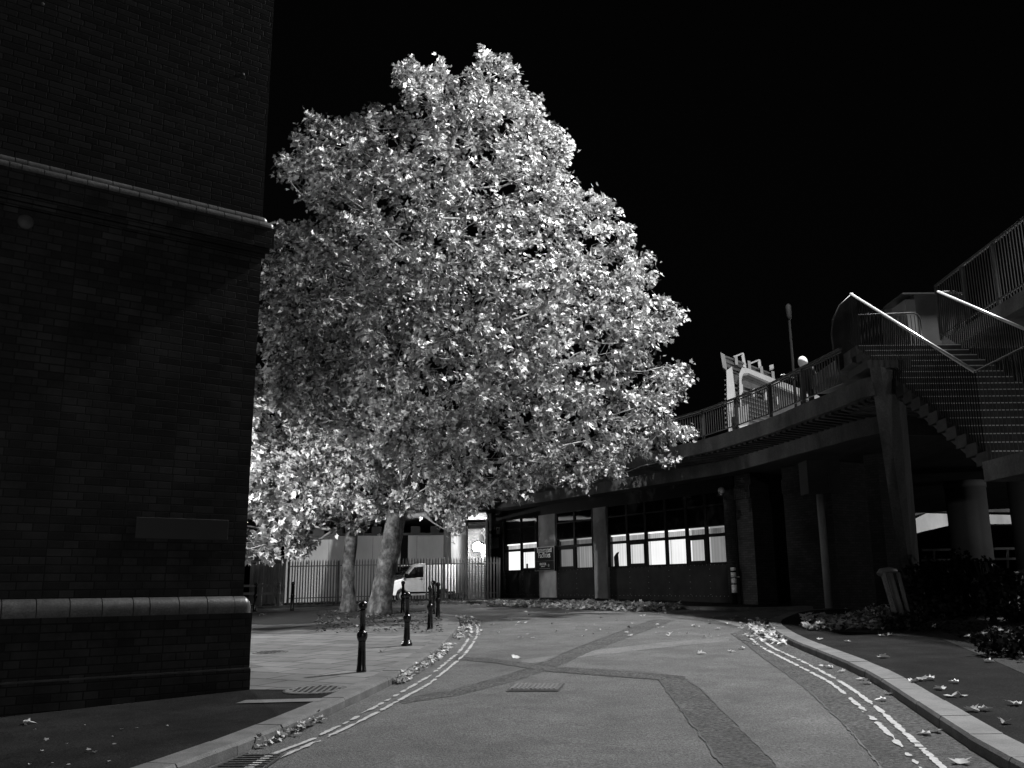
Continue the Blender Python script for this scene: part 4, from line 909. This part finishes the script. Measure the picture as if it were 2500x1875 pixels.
FV = 2500 / 2212
def inpoly(P, x, y):
    c = np.zeros(len(x), bool); j = len(P) - 1
    for i in range(len(P)):
        xi, yi = P[i]; xj, yj = P[j]
        with np.errstate(divide='ignore', invalid='ignore'): c ^= ((yi > y) != (yj > y)) & (x < (xj - xi) * (y - yi) / (yj - yi) + xi)
        j = i
    return c
def bdist(P, x, y):
    d = np.full(len(x), 1e9)
    for a, b in zip(P, np.roll(P, -1, 0)):
        ab = b - a; t = np.clip(((x - a[0]) * ab[0] + (y - a[1]) * ab[1]) / (ab @ ab), 0, 1)
        d = np.minimum(d, np.hypot(x - a[0] - t * ab[0], y - a[1] - t * ab[1]))
    return d
def make_tree(label, base, trunk, poly, depth, ntuft, tmax, nleaf, lsize, r0, seed, group='plane trees on the paved corner', inset=9, shellp=.55):
    r = np.random.default_rng(seed); poly = np.array(poly, float) * FV; root = thing('plane_tree', label, 'tree', base, 0)
    x0, y0 = poly.min(0); x1, y1 = poly.max(0); X_ = r.uniform(x0, x1, ntuft * 14); Y_ = r.uniform(y0, y1, ntuft * 14)
    m = inpoly(poly, X_, Y_); X_, Y_ = X_[m], Y_[m]; bd_ = bdist(poly, X_, Y_); m = bd_ > inset; X_, Y_, bd_ = X_[m], Y_[m], bd_[m]
    mpp = depth / F; dm = bd_ * mpp
    R_ = tmax; q = np.clip(dm, 0, R_); half = np.sqrt(np.maximum(2 * R_ * q - q * q, .02)) 
    sgn = r.uniform(-1, 1, len(X_)); sgn = np.sign(sgn) * np.abs(sgn) ** shellp
    sgn = np.where(r.random(len(X_)) < .25, -np.abs(sgn), sgn)
    off = sgn * half
    pts = np.array([Yp(a, b, depth + c) for a, b, c in zip(X_, Y_, off)])
    keep = []; cell = {}; md = (1.15 * (tmax / 6.5) ** .3) * .54
    for i in range(len(pts)):     # poisson thinning
        k = tuple((pts[i] // md).astype(int)); ok = True
        for dx in (-1, 0, 1):
            for dy in (-1, 0, 1):
                for dz in (-1, 0, 1):
                    for j in cell.get((k[0] + dx, k[1] + dy, k[2] + dz), ()):
                        if np.sum((pts[j] - pts[i]) ** 2) < md * md: ok = False
        if ok: cell.setdefault(k, []).append(i); keep.append(i)
        if len(keep) >= ntuft: break
    tips = pts[keep]; tips = tips[tips[:, 2] > gz(0, 30) + 1.6]
    vc = tips[r.integers(0, len(tips), int(len(tips) * .13))] + r.normal(0, .5, (int(len(tips) * .13), 3)); vr = r.uniform(.4, .9, len(vc)); ok = np.ones(len(tips), bool)
    for c_, q_ in zip(vc, vr): ok &= np.linalg.norm((tips - c_) * np.array([1, .6, 1]), axis=1) > q_
    tips = tips[ok]
    if len(poly) > 30:      # boughs that end in the points of the outline
        cen = poly.mean(0); ex = []
        for q_ in poly:
            d_ = cen - q_; d_ = d_ / np.linalg.norm(d_)
            for k_, o_ in ((11, 0), (24, r.normal(0, .8)), (40, r.normal(0, 1.2))):
                c_ = q_ + d_ * k_
                if inpoly(poly, c_[:1], c_[1:])[0]: ex.append(Yp(c_[0], c_[1], depth + o_))
        tips = np.vstack([tips, np.array(ex)])
    # skeleton: trunk nodes, then every tip joins the cheapest node
    T = [np.array(p, float) for p in trunk]; nodes = []; par = []
    for i in range(len(T) - 1):
        for k in range(8): nodes.append(T[i] * (1 - k / 8) + T[i + 1] * k / 8 + (r.normal(0, .012, 3) if i or k else 0))
    nodes.append(T[-1]); par = [-1] + list(range(len(nodes) - 1)); ntr = len(nodes)
    plen = [0.0]; 
    for i in range(1, ntr): plen.append(plen[-1] + np.linalg.norm(nodes[i] - nodes[i - 1]) * .35)
    N = np.zeros((60000, 3)); N[:ntr] = nodes; PL = np.zeros(60000); PL[:ntr] = plen; par = par + [0] * (60000 - ntr); cnt = ntr
    fork = next(i for i in range(ntr) if N[i][2] > N[0][2] + 3.0)
    axp = np.array([T[-1][0], T[-1][1]])
    order = np.argsort(np.linalg.norm((tips - T[2]) * np.array([1, 1, .6]), axis=1)); tipnode = []
    for ti in order:
        p = tips[ti]; d = p - N[fork:cnt]; L = np.linalg.norm(d, axis=1)
        up = d[:, 2] / (L + .01); cost = L * (1 + .5 * np.clip(-up + .05, 0, 1)) + .55 * PL[fork:cnt]
        j = fork + int(np.argmin(cost)); a = N[j].copy(); L = np.linalg.norm(p - a); ns = max(1, int(L / .38)); prev = j
        bow = np.array([0, 0, -.10 * L]) + r.normal(0, .05 * L, 3)
        for k in range(1, ns + 1):
            t = k / ns; q = a * (1 - t) + p * t + bow * 4 * t * (1 - t) * .6 + (r.normal(0, .035, 3) if k < ns else 0)
            N[cnt] = q; par[cnt] = prev; PL[cnt] = PL[prev] + L / ns; prev = cnt; cnt += 1
        tipnode.append(prev)
    rad2 = np.zeros(cnt)
    for t in tipnode: rad2[t] += .011 ** 2
    ch = [[] for _ in range(cnt)]
    acc = rad2.copy()
    for i in range(cnt - 1, 0, -1): acc[par[i]] += acc[i]; ch[par[i]].append(i)
    rad = np.sqrt(acc) ** 1.0; s_ = r0 / rad[2]; rad = rad * np.clip(s_, .3, 3) ; rad = np.clip(rad, .008, r0)
    for i in range(ntr):
        h = (N[i][2] - N[0][2]); rad[i] = max(rad[i], r0 * max(.08, 1 - .072 * h) if i < ntr * .8 else 0); rad[i] *= 1 + .55 * math.exp(-h / .28)
    # trunk (the main stem) and branches
    mb = MB(); P = [N[i] - np.array(base) for i in range(ntr)]; P[0] = P[0] - np.array([0, 0, .25]); mb.tube(P, [rad[i] for i in range(ntr)], 18)
    me_ = mb; tv = np.array(me_.v)
    for i in range(len(tv)):     # buttresses and lumps
        k = i // 18; a = 2 * math.pi * (i % 18) / 18; h = P[min(k, ntr - 1)][2]
        w_ = 1 + .14 * math.exp(-h / .5) * math.sin(a * 5 + seed) + .035 * math.sin(a * 3 + h * 1.3) + .015 * math.sin(h * 5 + a * 2)
        c_ = np.array(P[min(k, ntr - 1)]); tv[i] = c_ + (tv[i] - c_) * w_
    me_.v = [tuple(v) for v in tv]
    mb.build('trunk', M['bark'], root)
    mb = MB()
    for i in range(ntr, cnt):   # draw chains
        pp = par[i]
        if pp >= ntr and ch[pp] and ch[pp][0] == i: continue
        chain = [pp, i]; j = i
        while ch[j]: j = ch[j][0] if True else 0; chain.append(j)
        rr = [min(rad[chain[1]] * 1.15, rad[pp])] + [rad[k] for k in chain[1:]]
        mb.tube([N[k] - np.array(base) for k in chain], rr, 7 if rr[0] > .05 else 5 if rr[0] > .02 else 3, cap=False)
    # twigs and leaves
    lp, la, ln_, lz, lt = [], [], [], [], []; per = max(8, nleaf // len(tipnode)); ctr = np.array([tips[:, 0].mean(), tips[:, 1].mean(), tips[:, 2].mean()])
    zmin_, zmax_ = tips[:, 2].min(), tips[:, 2].max()
    for t in tipnode:
        p = N[t]; d = p - N[par[par[t]]]; d = d / (np.linalg.norm(d) + .01); o_ = p - ctr; o_ /= np.linalg.norm(o_) + .01; ton0 = r.normal(.40, .13)
        for s in range(6):
            ang = r.normal(0, 1, 3); dr_ = d * .55 + o_ * .45 + ang * .62 + np.array([0, 0, .12]); dr_ /= np.linalg.norm(dr_); L = r.uniform(.3, .8)
            st_ = p - d * r.uniform(0, .5); droop = r.uniform(.0, .35) * L; Q = [st_ + dr_ * L * k / 3 + np.array([0, 0, -droop * (k / 3) ** 2]) for k in range(4)]
            tv_ = Q[3] - CAM; tz_ = tv_ @ _f
            if inpoly(poly, np.array([CX + F * (tv_ @ RR) / tz_]), np.array([CY - F * (tv_ @ UU) / tz_]))[0]: mb.tube([q - np.array(base) for q in Q], [.009, .007, .006, .004], 3, cap=False)
            for k in range(max(1, per // 6)):
                tt = r.uniform(.15, 1.08); q = st_ + dr_ * L * tt + np.array([0, 0, -droop * tt ** 2]); sd = r.normal(0, 1, 3); sd -= (sd @ dr_) * dr_; sd /= np.linalg.norm(sd) + .01
                sz = lsize * r.uniform(.55, 1.25); q = q + sd * sz * .38
                ax = sd * .8 + dr_ * .5 + np.array([0, 0, -.28]); nn = np.array([.12, -.12, .95]) + o_ * .45 + r.normal(0, .56, 3)
                lp.append(q - np.array(base)); la.append(ax); ln_.append(nn); lz.append(sz); lt.append(ton0 + r.normal(0, .28))
    mb.build('branches', M['twig'], root, fixn=False)
    LPw = np.array(lp) + np.array(base); Q_ = LPw - CAM; zq_ = Q_ @ _f; px_ = CX + F * (Q_ @ RR) / zq_; py_ = CY - F * (Q_ @ UU) / zq_
    k_ = inpoly(poly, px_, py_) | (bdist(poly, px_, py_) < r.exponential(7, len(px_)))
    lp, la, ln_, lz, lt = [np.array(v)[k_] for v in (lp, la, ln_, lz, lt)]
    leaf_mesh('crown', np.array(lp), np.array(la), np.array(ln_), np.array(lz), np.clip(lt, 0, 1), M['leaf'], root)
    return root
tA = G(925, 1500, .12); tB = G(850, 1494, .12)
# leaning trunk follows the photo
trA = [tA] + [Yp(px, py, tA[1] + dy) for px, py, dy in [(945, 1380, 0), (965, 1270, .1), (985, 1150, .0), (1000, 1020, .2), (1010, 880, .2), (1025, 700, .2), (1060, 520, .2), (1110, 330, .2)]]
trB = [tB] + [Yp(px, py, tB[1] + dy) for px, py, dy in [(852, 1380, 0), (858, 1270, 0), (862, 1120, 0), (862, 960, .1), (860, 800, .1), (865, 700, .1)]]
polyA = [(1040, 100), (1062, 118), (1100, 122), (1122, 160), (1120, 190), (1165, 208), (1178, 265), (1216, 285), (1240, 305), (1232, 370), (1205, 400), (1208, 420), (1250, 393), (1312, 428), (1366, 488), (1360, 525), (1412, 556), (1420, 600), (1380, 630), (1452, 637), (1480, 680), (1440, 735), (1400, 765), (1482, 788), (1496, 812), (1470, 862), (1440, 880), (1512, 932), (1500, 945), (1440, 950), (1475, 990), (1440, 1003), (1380, 975), (1340, 1000), (1345, 1030), (1300, 1020), (1265, 1055), (1190, 1035), (1120, 1078), (1070, 1075), (1015, 1110), (985, 1155), (940, 1110), (860, 1105), (790, 1120), (720, 1080), (640, 1000), (580, 850), (560, 700), (565, 560), (600, 475), (640, 492), (690, 470), (650, 425), (598, 372), (602, 335), (645, 335), (628, 290), (668, 248), (735, 262), (760, 250), (800, 223), (852, 245), (848, 150), (888, 128), (912, 150), (948, 122), (970, 165), (1018, 150)]
polyB = [(560, 600), (610, 480), (690, 490), (780, 540), (850, 660), (890, 850), (905, 1010), (900, 1110), (840, 1120), (780, 1145), (700, 1165), (655, 1205), (600, 1190), (545, 1160), (540, 1000), (540, 800)]
polyC = [(480, 1000), (500, 880), (540, 850), (580, 870), (610, 900), (640, 960), (640, 1030), (625, 1100), (620, 1160), (600, 1200), (545, 1210), (480, 1200)]
make_tree('tall plane tree with a leaning mottled trunk and a huge brightly lit crown', tA, trA, polyA, 30.6, 1750, 6.8, 76000, .148, .33, 11)
make_tree('smaller plane tree with a straight upright trunk left of the leaning one', tB, trB, polyB, 33.0, 460, 3.6, 20000, .145, .22, 12)
bC = np.array([-9.6, 23.6, gz(-9.6, 23.6) + .1])
make_tree('plane tree whose low glaring boughs reach out past the brick building on the left', bC, [bC, bC + np.array([.2, .3, 1.8]), bC + np.array([.5, .4, 3.6]), bC + np.array([.9, .5, 5.2]), bC + np.array([1.3, .6, 6.4])], polyC, 23.8, 150, 2.4, 3600, .16, .12, 13)

# fallen leaves ------------------------------------------------
def litter(name, pts, sz=(.10, .19), h=.02, flat=.9, kind='stuff', mat='dead_leaf', hj=.03):
    n = len(pts); P = np.array([(x, y, gz(x, y) + h + abs(rng.normal(0, hj))) for x, y in pts]); a = rng.uniform(0, 2 * math.pi, n)
    ax = np.stack([np.cos(a), np.sin(a), rng.normal(0, .25, n)], 1); nr = np.stack([rng.normal(0, 1 - flat, n), rng.normal(0, 1 - flat, n), np.ones(n)], 1)
    o = leaf_mesh(name, P, ax, nr, rng.uniform(sz[0], sz[1], n), np.clip(rng.normal(.5, .25, n), 0, 1), M[mat]); return tag(o, kind=kind)
pts = []
while len(pts) < 3400:      # drift along the far kerb
    px = rng.uniform(1195, 1660); lo = np.interp(px, [1195, 1300, 1450, 1560, 1660], [1477, 1474, 1474, 1478, 1486]); hi = np.interp(px, [1195, 1300, 1400, 1500, 1600, 1660], [1482, 1484, 1490, 1494, 1494, 1489])
    t = rng.beta(1.2, 1.9); p = G(px, lo + (hi - lo) * t); pts.append(p[:2])
tag(litter('leaf_drift', pts, (.10, .2), .02, .55, hj=.05), 'deep drift of fallen leaves along the kerb before the office windows')
def along(P, n, s0, s1, lo, hi):
    out = []
    Q = [p for p in P if s0 < p[1] < s1]
    for _ in range(n):
        i = rng.integers(0, len(Q) - 1); t = rng.random(); p = Q[i] * (1 - t) + Q[i + 1] * t; d = Q[i + 1] - Q[i]; d /= np.linalg.norm(d); out.append(p + np.array([-d[1], d[0]]) * (lo + (hi - lo) * rng.beta(1.2, 2.5)))
    return out
pts = along(resample(KL, .3), 520, 13.5, 19.5, -.01, -.22) + along(resample(KL, .3), 240, 21, 30, -.01, -.75) + along(resample(KL, .3), 60, 9.2, 11.0, -.01, -.16)
litter('gutter_leaves', pts, (.04, .10), .015, .6)
pts = []
for _ in range(750): p = G(rng.uniform(770, 1080), rng.uniform(1494, 1545), .12); pts.append(p[:2])
for _ in range(900): p = G(rng.uniform(640, 1215), rng.uniform(1468, 1480), .1); pts.append(p[:2] + rng.normal(0, .2, 2))
litter('leaf_litter', pts, (.04, .10), .125, .7, mat='ivy_dry')
pts = [G(1960 + rng.random() * 250, 1508 + rng.random() * 32, .12)[:2] for _ in range(420)] + [G(rng.normal(2160, 45), rng.normal(1520, 8), .12)[:2] for _ in range(260)]
litter('leaf_litter', pts, (.06, .17), .14, .55, hj=.06)
pts = []
for _ in range(420): px_ = rng.uniform(2200, 2560); pts.append(G(px_, rng.uniform(1522, 1545 + max(0, (px_ - 2300) * .4)), .12)[:2])
litter('ground_cover', pts, (.04, .10), .13, .6, mat='ivy', hj=.05)
litter('scattered_leaf_bits', [G(rng.uniform(1200, 1900), rng.uniform(1490, 1560))[:2] for _ in range(95)], (.05, .13), .02, .85, hj=.004)
litter('scattered_leaf_bits', [G(rng.uniform(0, 560), rng.uniform(1765, 1870), .12)[:2] for _ in range(18)], (.02, .05), .125, .95, hj=.003)
pts2 = along(resample(KR, .3), 110, 17.5, 23.5, .02, .75)
litter('gutter_leaves', pts2, (.07, .17), .03, .5, hj=.05)
# single large leaves, each its own object
def one_leaf(px, py, h, size, yaw, label, group=None, tone=.7):
    p = G(px, py, h); ax = np.array([[math.cos(yaw), math.sin(yaw), .1]]); nr = np.array([[random.uniform(-.3, .3), random.uniform(-.3, .3), 1.0]])
    o = leaf_mesh('fallen_leaf', np.zeros((1, 3)), ax, nr, np.array([size]), np.array([tone]), M['dead_leaf'], fold=np.array([random.uniform(.3, .6)])); o.location = (p[0], p[1], p[2] + .012)
    return tag(o, label, 'leaf', group)
big = [(1998, 1523 + 40, 'on right pavement'), (2150, 1553, ''), (2175, 1551, ''), (2065, 1567, ''), (2225, 1665, ''), (2255, 1662, ''), (2278, 1660, ''), (2300, 1684, ''), (2337, 1668, ''), (2325, 1702, ''), (2350, 1701, ''), (2368, 1735, ''), (2395, 1734, ''), (2455, 1765, ''), (2485, 1722, ''), (2150, 1606, ''), (2408, 1616, ''), (2450, 1600, '')]
for px, py, _ in big: one_leaf(px, py, .12, random.uniform(.10, .16), random.random() * 6.28, 'pale fallen plane leaf curled on the asphalt of the right-hand pavement', 'fallen leaves on the right pavement', random.uniform(.3, .6))
for px, py in [(1845, 1575), (1870, 1586), (1918, 1600), (1900, 1545), (1850, 1536), (2010, 1628), (2030, 1632), (2060, 1642), (2112, 1662), (2122, 1671), (2150, 1668), (2170, 1696), (2268, 1795), (2280, 1788), (2160, 1712), (2345, 1868), (1780, 1592), (1706, 1597), (1636, 1547), (1815, 1585)]:
    one_leaf(px, py, 0, random.uniform(.09, .15), random.random() * 6.28, 'pale fallen plane leaf lying on the road beside the right-hand kerb', 'fallen leaves on the road by the right kerb')
one_leaf(636, 1503, .12, .22, .4, 'lone bright leaf lying on the paving beside the corner of the brick building'); one_leaf(1258, 1608, 0, .17, 1.0, 'lone bright leaf lying in the middle of the road before the patch crossing')
one_leaf(60, 1766, .12, .12, .3, 'larger pale leaf lying on the dark pavement at the foot of the brick wall'); one_leaf(935, 1592, .12, .14, 2, 'dark curled leaf on the paving between the two nearest bollards', tone=.1)
q = bps[0]; o = leaf_mesh('caught_leaf', np.zeros((1, 3)), np.array([[-.75, -.1, .45]]), np.array([[.5, -.6, .6]]), np.array([.17]), np.array([1.0]), M['dead_leaf'], fold=np.array([.5])); o.location = (q[0] - .07, q[1] - .05, q[2] + .70); tag(o, 'bright leaf caught against the shaft of the nearest bollard', 'leaf')

# ============================================================ ROAD IRONWORK
def rect_px(px, h, name, label, cat):
    c = sum(G(*p, h) for p in px) / len(px); return thing(name, label, cat, c), c
th, c = rect_px([(1241, 1687), (1362, 1687), (1376, 1671), (1258, 1671)], 0, 'manhole_cover', 'rectangular ribbed iron cover set in the road surface', 'manhole cover')
Q = [G(*p)[:2] for p in ((1241, 1687), (1362, 1687), (1376, 1671), (1258, 1671))]
def lp2(u, v): return (Q[0] * (1 - u) + Q[1] * u) * (1 - v) + (Q[3] * (1 - u) + Q[2] * u) * v
def quad3(u0, u1, v0, v1, h): return [(*(q_), gz(*q_) + h) for q_ in (lp2(u0, v0), lp2(u1, v0), lp2(u1, v1), lp2(u0, v1))]
MB().poly(quad3(-.04, 1.03, -.12, 1.06, .010)).build('surround', M['seam'], th, origin=c); MB().poly(quad3(0, 1, 0, 1, .018)).build('plate', M['cover'], th, origin=c)
mb = MB()
for k in range(10): mb.poly(quad3(.05 + k * .093, .095 + k * .093, .08, .92, .026), .008)
mb.build('ribs', nmat('worn_iron', .10, .15, 8, .45), th, origin=c)
Q = [G(*p)[:2] for p in ((480, 1895), (625, 1895), (700, 1842), (600, 1843))]
c = np.array([*lp2(.5, .5), gz(*lp2(.5, .5))]); th = thing('drain_grating', 'slotted iron drain grating in the gutter at the bottom left', 'drain grating', c)
MB().poly(quad3(0, 1, 0, 1, .006)).build('pit', M['rubber'], th, origin=c); mb = MB()
for k in range(9): mb.poly(quad3(.06, .94, .04 + k * .105, .09 + k * .105, .02), .012)
for u0, u1 in ((0, .06), (.94, 1)): mb.poly(quad3(u0, u1, 0, 1, .02), .012)
mb.build('bars', M['grate'], th, origin=c)
mb = MB()
for k in range(1, 8): mb.poly(quad3(.62, .80, .04 + k * .105, .085 + k * .105, .0225), .002)
mb.build('paint_remnant', M['paint'], th, origin=c)['kind'] = 'stuff'
for (px, py, rx, lb) in ((770, 1683, .42, 'round patterned inspection cover in the paving nearest the kerb'), (660, 1592, .34, 'round inspection cover in the paving beside the brick building')):
    c = G(px, py, .12); th = thing('inspection_cover', lb, 'inspection cover', (c[0], c[1], gz(c[0], c[1]) + .113)); th.rotation_euler = (.0262, -.02, 0)
    MB().lathe([(rx, -.01), (rx, .006)], seg=28).build('rim', M['asphalt_dark'], th); MB().lathe([(rx * .93, 0), (rx * .93, .011)], seg=28).build('plate', M['cover'], th)
    mb = MB()
    for i in range(-4, 5):
        for j in range(-4, 5):
            if i * i + j * j < 17: mb.box(i * rx * .19 - .02, i * rx * .19 + .02, j * rx * .19 - .012, j * rx * .19 + .012, .011, .018)
    mb.build('studs', M['cover'], th)
c = G(1685, 1503); th = thing('manhole_cover', 'round iron cover ringed by a pale patch near the far junction', 'manhole cover', c); th.rotation_euler = (.0262, -.02, 0)
MB().lathe([(1.0, -.01), (1.0, .006)], seg=24).build('surround', M['kerb'], th); MB().lathe([(.38, 0), (.38, .014)], seg=24).build('plate', M['cover'], th)
c = G(1255, 1512); th = thing('manhole_cover', 'round iron cover lying in the tree shadow on the road', 'manhole cover', c); th.rotation_euler = (.0262, -.02, 0)
MB().lathe([(.5, -.01), (.5, .006)], seg=24).build('surround', M['asphalt_dark'], th); MB().lathe([(.38, 0), (.38, .014)], seg=24).build('plate', M['kerb'], th)

# ============================================================ STREET FURNITURE AND GREENERY
c = G(1795, 1474, .1); th = thing('banded_post', 'short black and white banded post in front of the office', 'post', c)
MB().lathe([(.085, -.02), (.085, 1.16), (.05, 1.2)], seg=16).build('shaft', M['black_metal'], th)
for z0, z1, r_ in ((.36, .62, .09), (.66, .82, .088), (.86, 1.02, .087), (.84, 1.0, .09), (1.08, 1.18, .088)):
    if (z0, z1) == (.84, 1.0): continue
    MB().lathe([(r_, z0), (r_, z1)], seg=16).build('white_band', M['white'], th)
MB().box(.08, .2, -.02, .02, .86, .88).build('side_hook', M['white'], th)
# guard frame by the pier
c = G(2205, 1530, .12); th = thing('guard_frame', 'steel guard frame of upright tubes with graffiti in front of the tapered pier', 'guard frame', c)
gm = nmat('guard_steel', .12, .18, 4, .5, spec=.4)
hgt = Yp(2180, 1398, c[1])[2] - c[2]; k = c[1] / F
lean = -26 * k
MB().bar((-10 * k, 0, -.05), (-10 * k + lean, 0, hgt), .12, .06).build('flat_post', gm, th); MB().tube([(8 * k, .05, -.05), (8 * k + lean, .05, hgt)], .065, 14).build('round_post', gm, th); MB().tube([(26 * k, .1, -.05), (26 * k + lean * .8, .1, hgt)], .04, 12).build('round_post', gm, th)
MB().tube([(-20 * k + lean, -.02, hgt - .04), (-14 * k + lean, 0, hgt + .03), (8 * k + lean, .05, hgt + .06), (26 * k + lean, .1, hgt + .03)], .06, 12).build('top_bar', gm, th)
mb = MB(); pts_ = [(-10 * k + lean * (1 - t * .62) + .035 * math.sin(t * 34), -.075, hgt * (1 - t * .62) - .15) for t in np.linspace(0, 1, 60)]; mb.tube(pts_, .006, 4, cap=False); mb.build('graffiti_scrawl', M['notice'], th)
# scaffold-like hoop post at right
c = G(2425, 1515, .12); c = np.array([c[0], c[1], c[2]]); th = thing('hooped_post', 'dark hooped steel post standing among the bushes on the right', 'post', c); k = c[1] / F
H = Yp(2400, 1372, c[1])[2] - c[2]
MB().tube([(0, 0, -.05), (-14 * k, 0, H - .1), (-10 * k, 0, H), (0, 0, H + .03), (8 * k, 0, H - .03), (14 * k, 0, H - .25)], .04, 10).build('hoop', M['black_metal'], th); MB().tube([(4 * k, .05, -.05), (-24 * k, .05, H + .05)], .025, 8).build('stay', M['rail'], th)
MB().bar((14 * k, 0, H * .35), (-2 * k, 0, H), .07, .03).build('plate', M['notice'], th)
# slim poles with crossbar on the left
pa = G(690, 1468, .1); pb2 = G(721, 1468, .1)
for (px, pt, lb) in ((690, (705, 1335), 'left one of two slim pale poles joined by a crossbar'), (721, (729, 1332), 'right one of two slim pale poles joined by a crossbar')):
    c = G(px, 1466, .1); tp = Yp(*pt, c[1]); th = thing('slim_pole', lb, 'pole', c); MB().tube([(0, 0, -.05), (tp[0] - c[0], 0, tp[2] - c[2])], .045, 10).build('shaft', nmat('pole_grey', .3, .4, 5, .5), th)
    MB().tube([(0, 0, -.02), (0, 0, .12)], .07, 10).build('base', M['rail'], th)
    if px == 690: MB().bar((-.15, 0, Yp(690, 1371, c[1])[2] - c[2]), (.62, 0, Yp(722, 1369, c[1])[2] - c[2]), .03, .04).build('crossbar', nmat('crossbar_grey', .3, .4, 5, .5), th)
# timber knee rail
c = G(640, 1480, .1); th = thing('timber_rail', 'low two-bar timber rail fence in the dark left background', 'fence', c); k = c[1] / F
for x in (-60 * k, -5 * k, 38 * k): MB().box(x - .06, x + .06, -.06, .06, 0, 1.0).build('post', M['wood'], th)
for z in (.55, .88): MB().bar((-62 * k, -.08, z), (40 * k, -.08, z), .05, .10).build('rail', M['wood'], th)
# coarse plant by the poles
c = G(681, 1478, .1); th = thing('reed_clump', 'spiky clump of tall grass at the end of the timber rail', 'plant', c); mb = MB()
for _ in range(46):
    a = random.uniform(0, 6.28); l = random.uniform(.2, .55); hgt_ = random.uniform(.5, 1.15); mb.tube([(random.uniform(-.15, .15), random.uniform(-.1, .1), 0), (math.cos(a) * l * .25, math.sin(a) * l * .3, hgt_ * .6), (math.cos(a) * l * .6, math.sin(a) * l * .6, hgt_)], [.02, .014, .003], 4, cap=False)
mb.build('blades', nmat('grass_blade', .10, .2, 5, .7), th)
def bush(name, label, cpos, rx, ry, rz, n, size, seed, mat='ivy', grp=None):
    r = np.random.default_rng(seed); th = thing(name, label, 'bush', cpos, 0, grp); u = r.normal(0, 1, (n, 3)); u /= np.linalg.norm(u, axis=1)[:, None]; rad = r.uniform(.55, 1.03, n)[:, None] * (1 + .18 * np.sin(u[:, :1] * 7 + seed) * np.cos(u[:, 2:] * 6))
    P = u * rad * np.array([rx, ry, rz]); P[:, 2] = P[:, 2] + rz * .85; m = P[:, 2] > .02; P = P[m]; u = u[m]
    leaf_mesh('foliage', P, r.normal(0, 1, (len(P), 3)), u + r.normal(0, .5, (len(P), 3)), r.uniform(.6, 1.2, len(P)) * size, r.random(len(P)) ** 2, M[mat], th)
    mb = MB()
    for _ in range(18):
        a = r.uniform(0, 6.28); e = np.array([math.cos(a) * rx * .6, math.sin(a) * ry * .6, rz * r.uniform(.8, 1.5)]); mb.tube([(0, 0, -.05), tuple(e * .5 + np.array([0, 0, .1])), tuple(e)], [.03, .02, .008], 5, cap=False)
    mb.build('stems', M['wood'], th, fixn=False); return th
for i, (px, py, rx, rz, n, lb) in enumerate([(2300, 1512, 1.0, .72, 2300, 'dense dark bush directly right of the tapered pier'), (2375, 1500, 1.0, .78, 2300, 'dark bush in front of the round column'), (2490, 1520, .9, .6, 1600, 'low dark bush at the right edge beside the hooped post'), (2480, 1600, .6, .22, 500, 'sprawling low plant at the right edge of the planting strip')]):
    c = G(px, py, .12); bush('bush', lb, c, rx, rx * .8, rz, n, .10, 40 + i)
c = G(2150, 1522, .12); bush('weed_clump', 'small pale weed clump at the foot of the guard frame', c, .35, .3, .22, 420, .05, 55, 'dead_leaf')
c = G(2215, 1540, .12); bush('weed_clump', 'dark weeds growing round the base of the guard frame', c, .5, .3, .2, 420, .07, 56)
for i, (x, y, rr_, h_, lb) in enumerate([(-17.0, 47, 2.6, 2.6, 'dim bush mass in the dark gap behind the timber rail'), (-19.5, 44.5, 2.6, 2.8, 'dim bush behind the short brick gate pier')]): bush('bush', lb, (x, y, gz(x, y)), rr_, 1.6, h_, 2600, .16, 60 + i)
# low kerb wall on the right
a = G(2430, 1478, .12); b = G(2560, 1500, .12); lw = thing('low_wall', 'low concrete edging wall among the bushes at the right edge', 'wall', (a[0], a[1], a[2])); MB().bar((0, 0, .1), (b[0] - a[0], b[1] - a[1], b[2] - a[2] + .1), .25, .25).build('wall', M['conc'], lw); MB().bar((0, 0, .24), (b[0] - a[0], b[1] - a[1], b[2] - a[2] + .24), .3, .04).build('coping', M['conc'], lw)
# distant flyover glimpsed under the deck
fo = thing('distant_flyover', 'brightly lit slab of a distant flyover glimpsed between the pier and column', 'bridge', (*Yp(2250, 1280, 62)[:2], 0))
o0 = Yp(2250, 1280, 62)
def fp(px, py, Y=62): p = Yp(px, py, Y); return (p[0] - o0[0], p[1] - o0[1], p[2])
MB().poly([fp(2225, 1272), fp(2262, 1253), fp(2300, 1254), (fp(2700, 1262)[0], 0, fp(2700, 1262)[2]), (fp(2700, 1250)[0], 0, fp(2700, 1278)[2]), fp(2330, 1280), fp(2256, 1297), fp(2225, 1305)], 1.5, (0, 1, 0)).build('side_slab', nmat('flyover_concrete', .3, .5, .5, .85, stretch=(1, 1, .5)), fo)
MB().poly([fp(2225, 1262), fp(2270, 1238), (fp(2700, 1238)[0], 0, fp(2700, 1238)[2]), (fp(2700, 1250)[0], 0, fp(2700, 1250)[2]), fp(2300, 1250), fp(2262, 1251)], 5, (0, 1, 0)).build('parapet', M['conc_dark'], fo)
mb = MB(); 
for py in (1343, 1368): a_ = fp(2250, py, 50); b_ = fp(2480, py - 4, 50); mb.bar(a_, b_, .12, .12)
mb.build('road_barrier', M['conc'], fo)
for i in range(3): px = 2280 + i * 90; p0 = fp(px, 1420, 50); p1 = fp(px, 1343, 50); MB().bar(p0, p1, .1, .1).build('barrier_post', M['conc_dark'], fo)
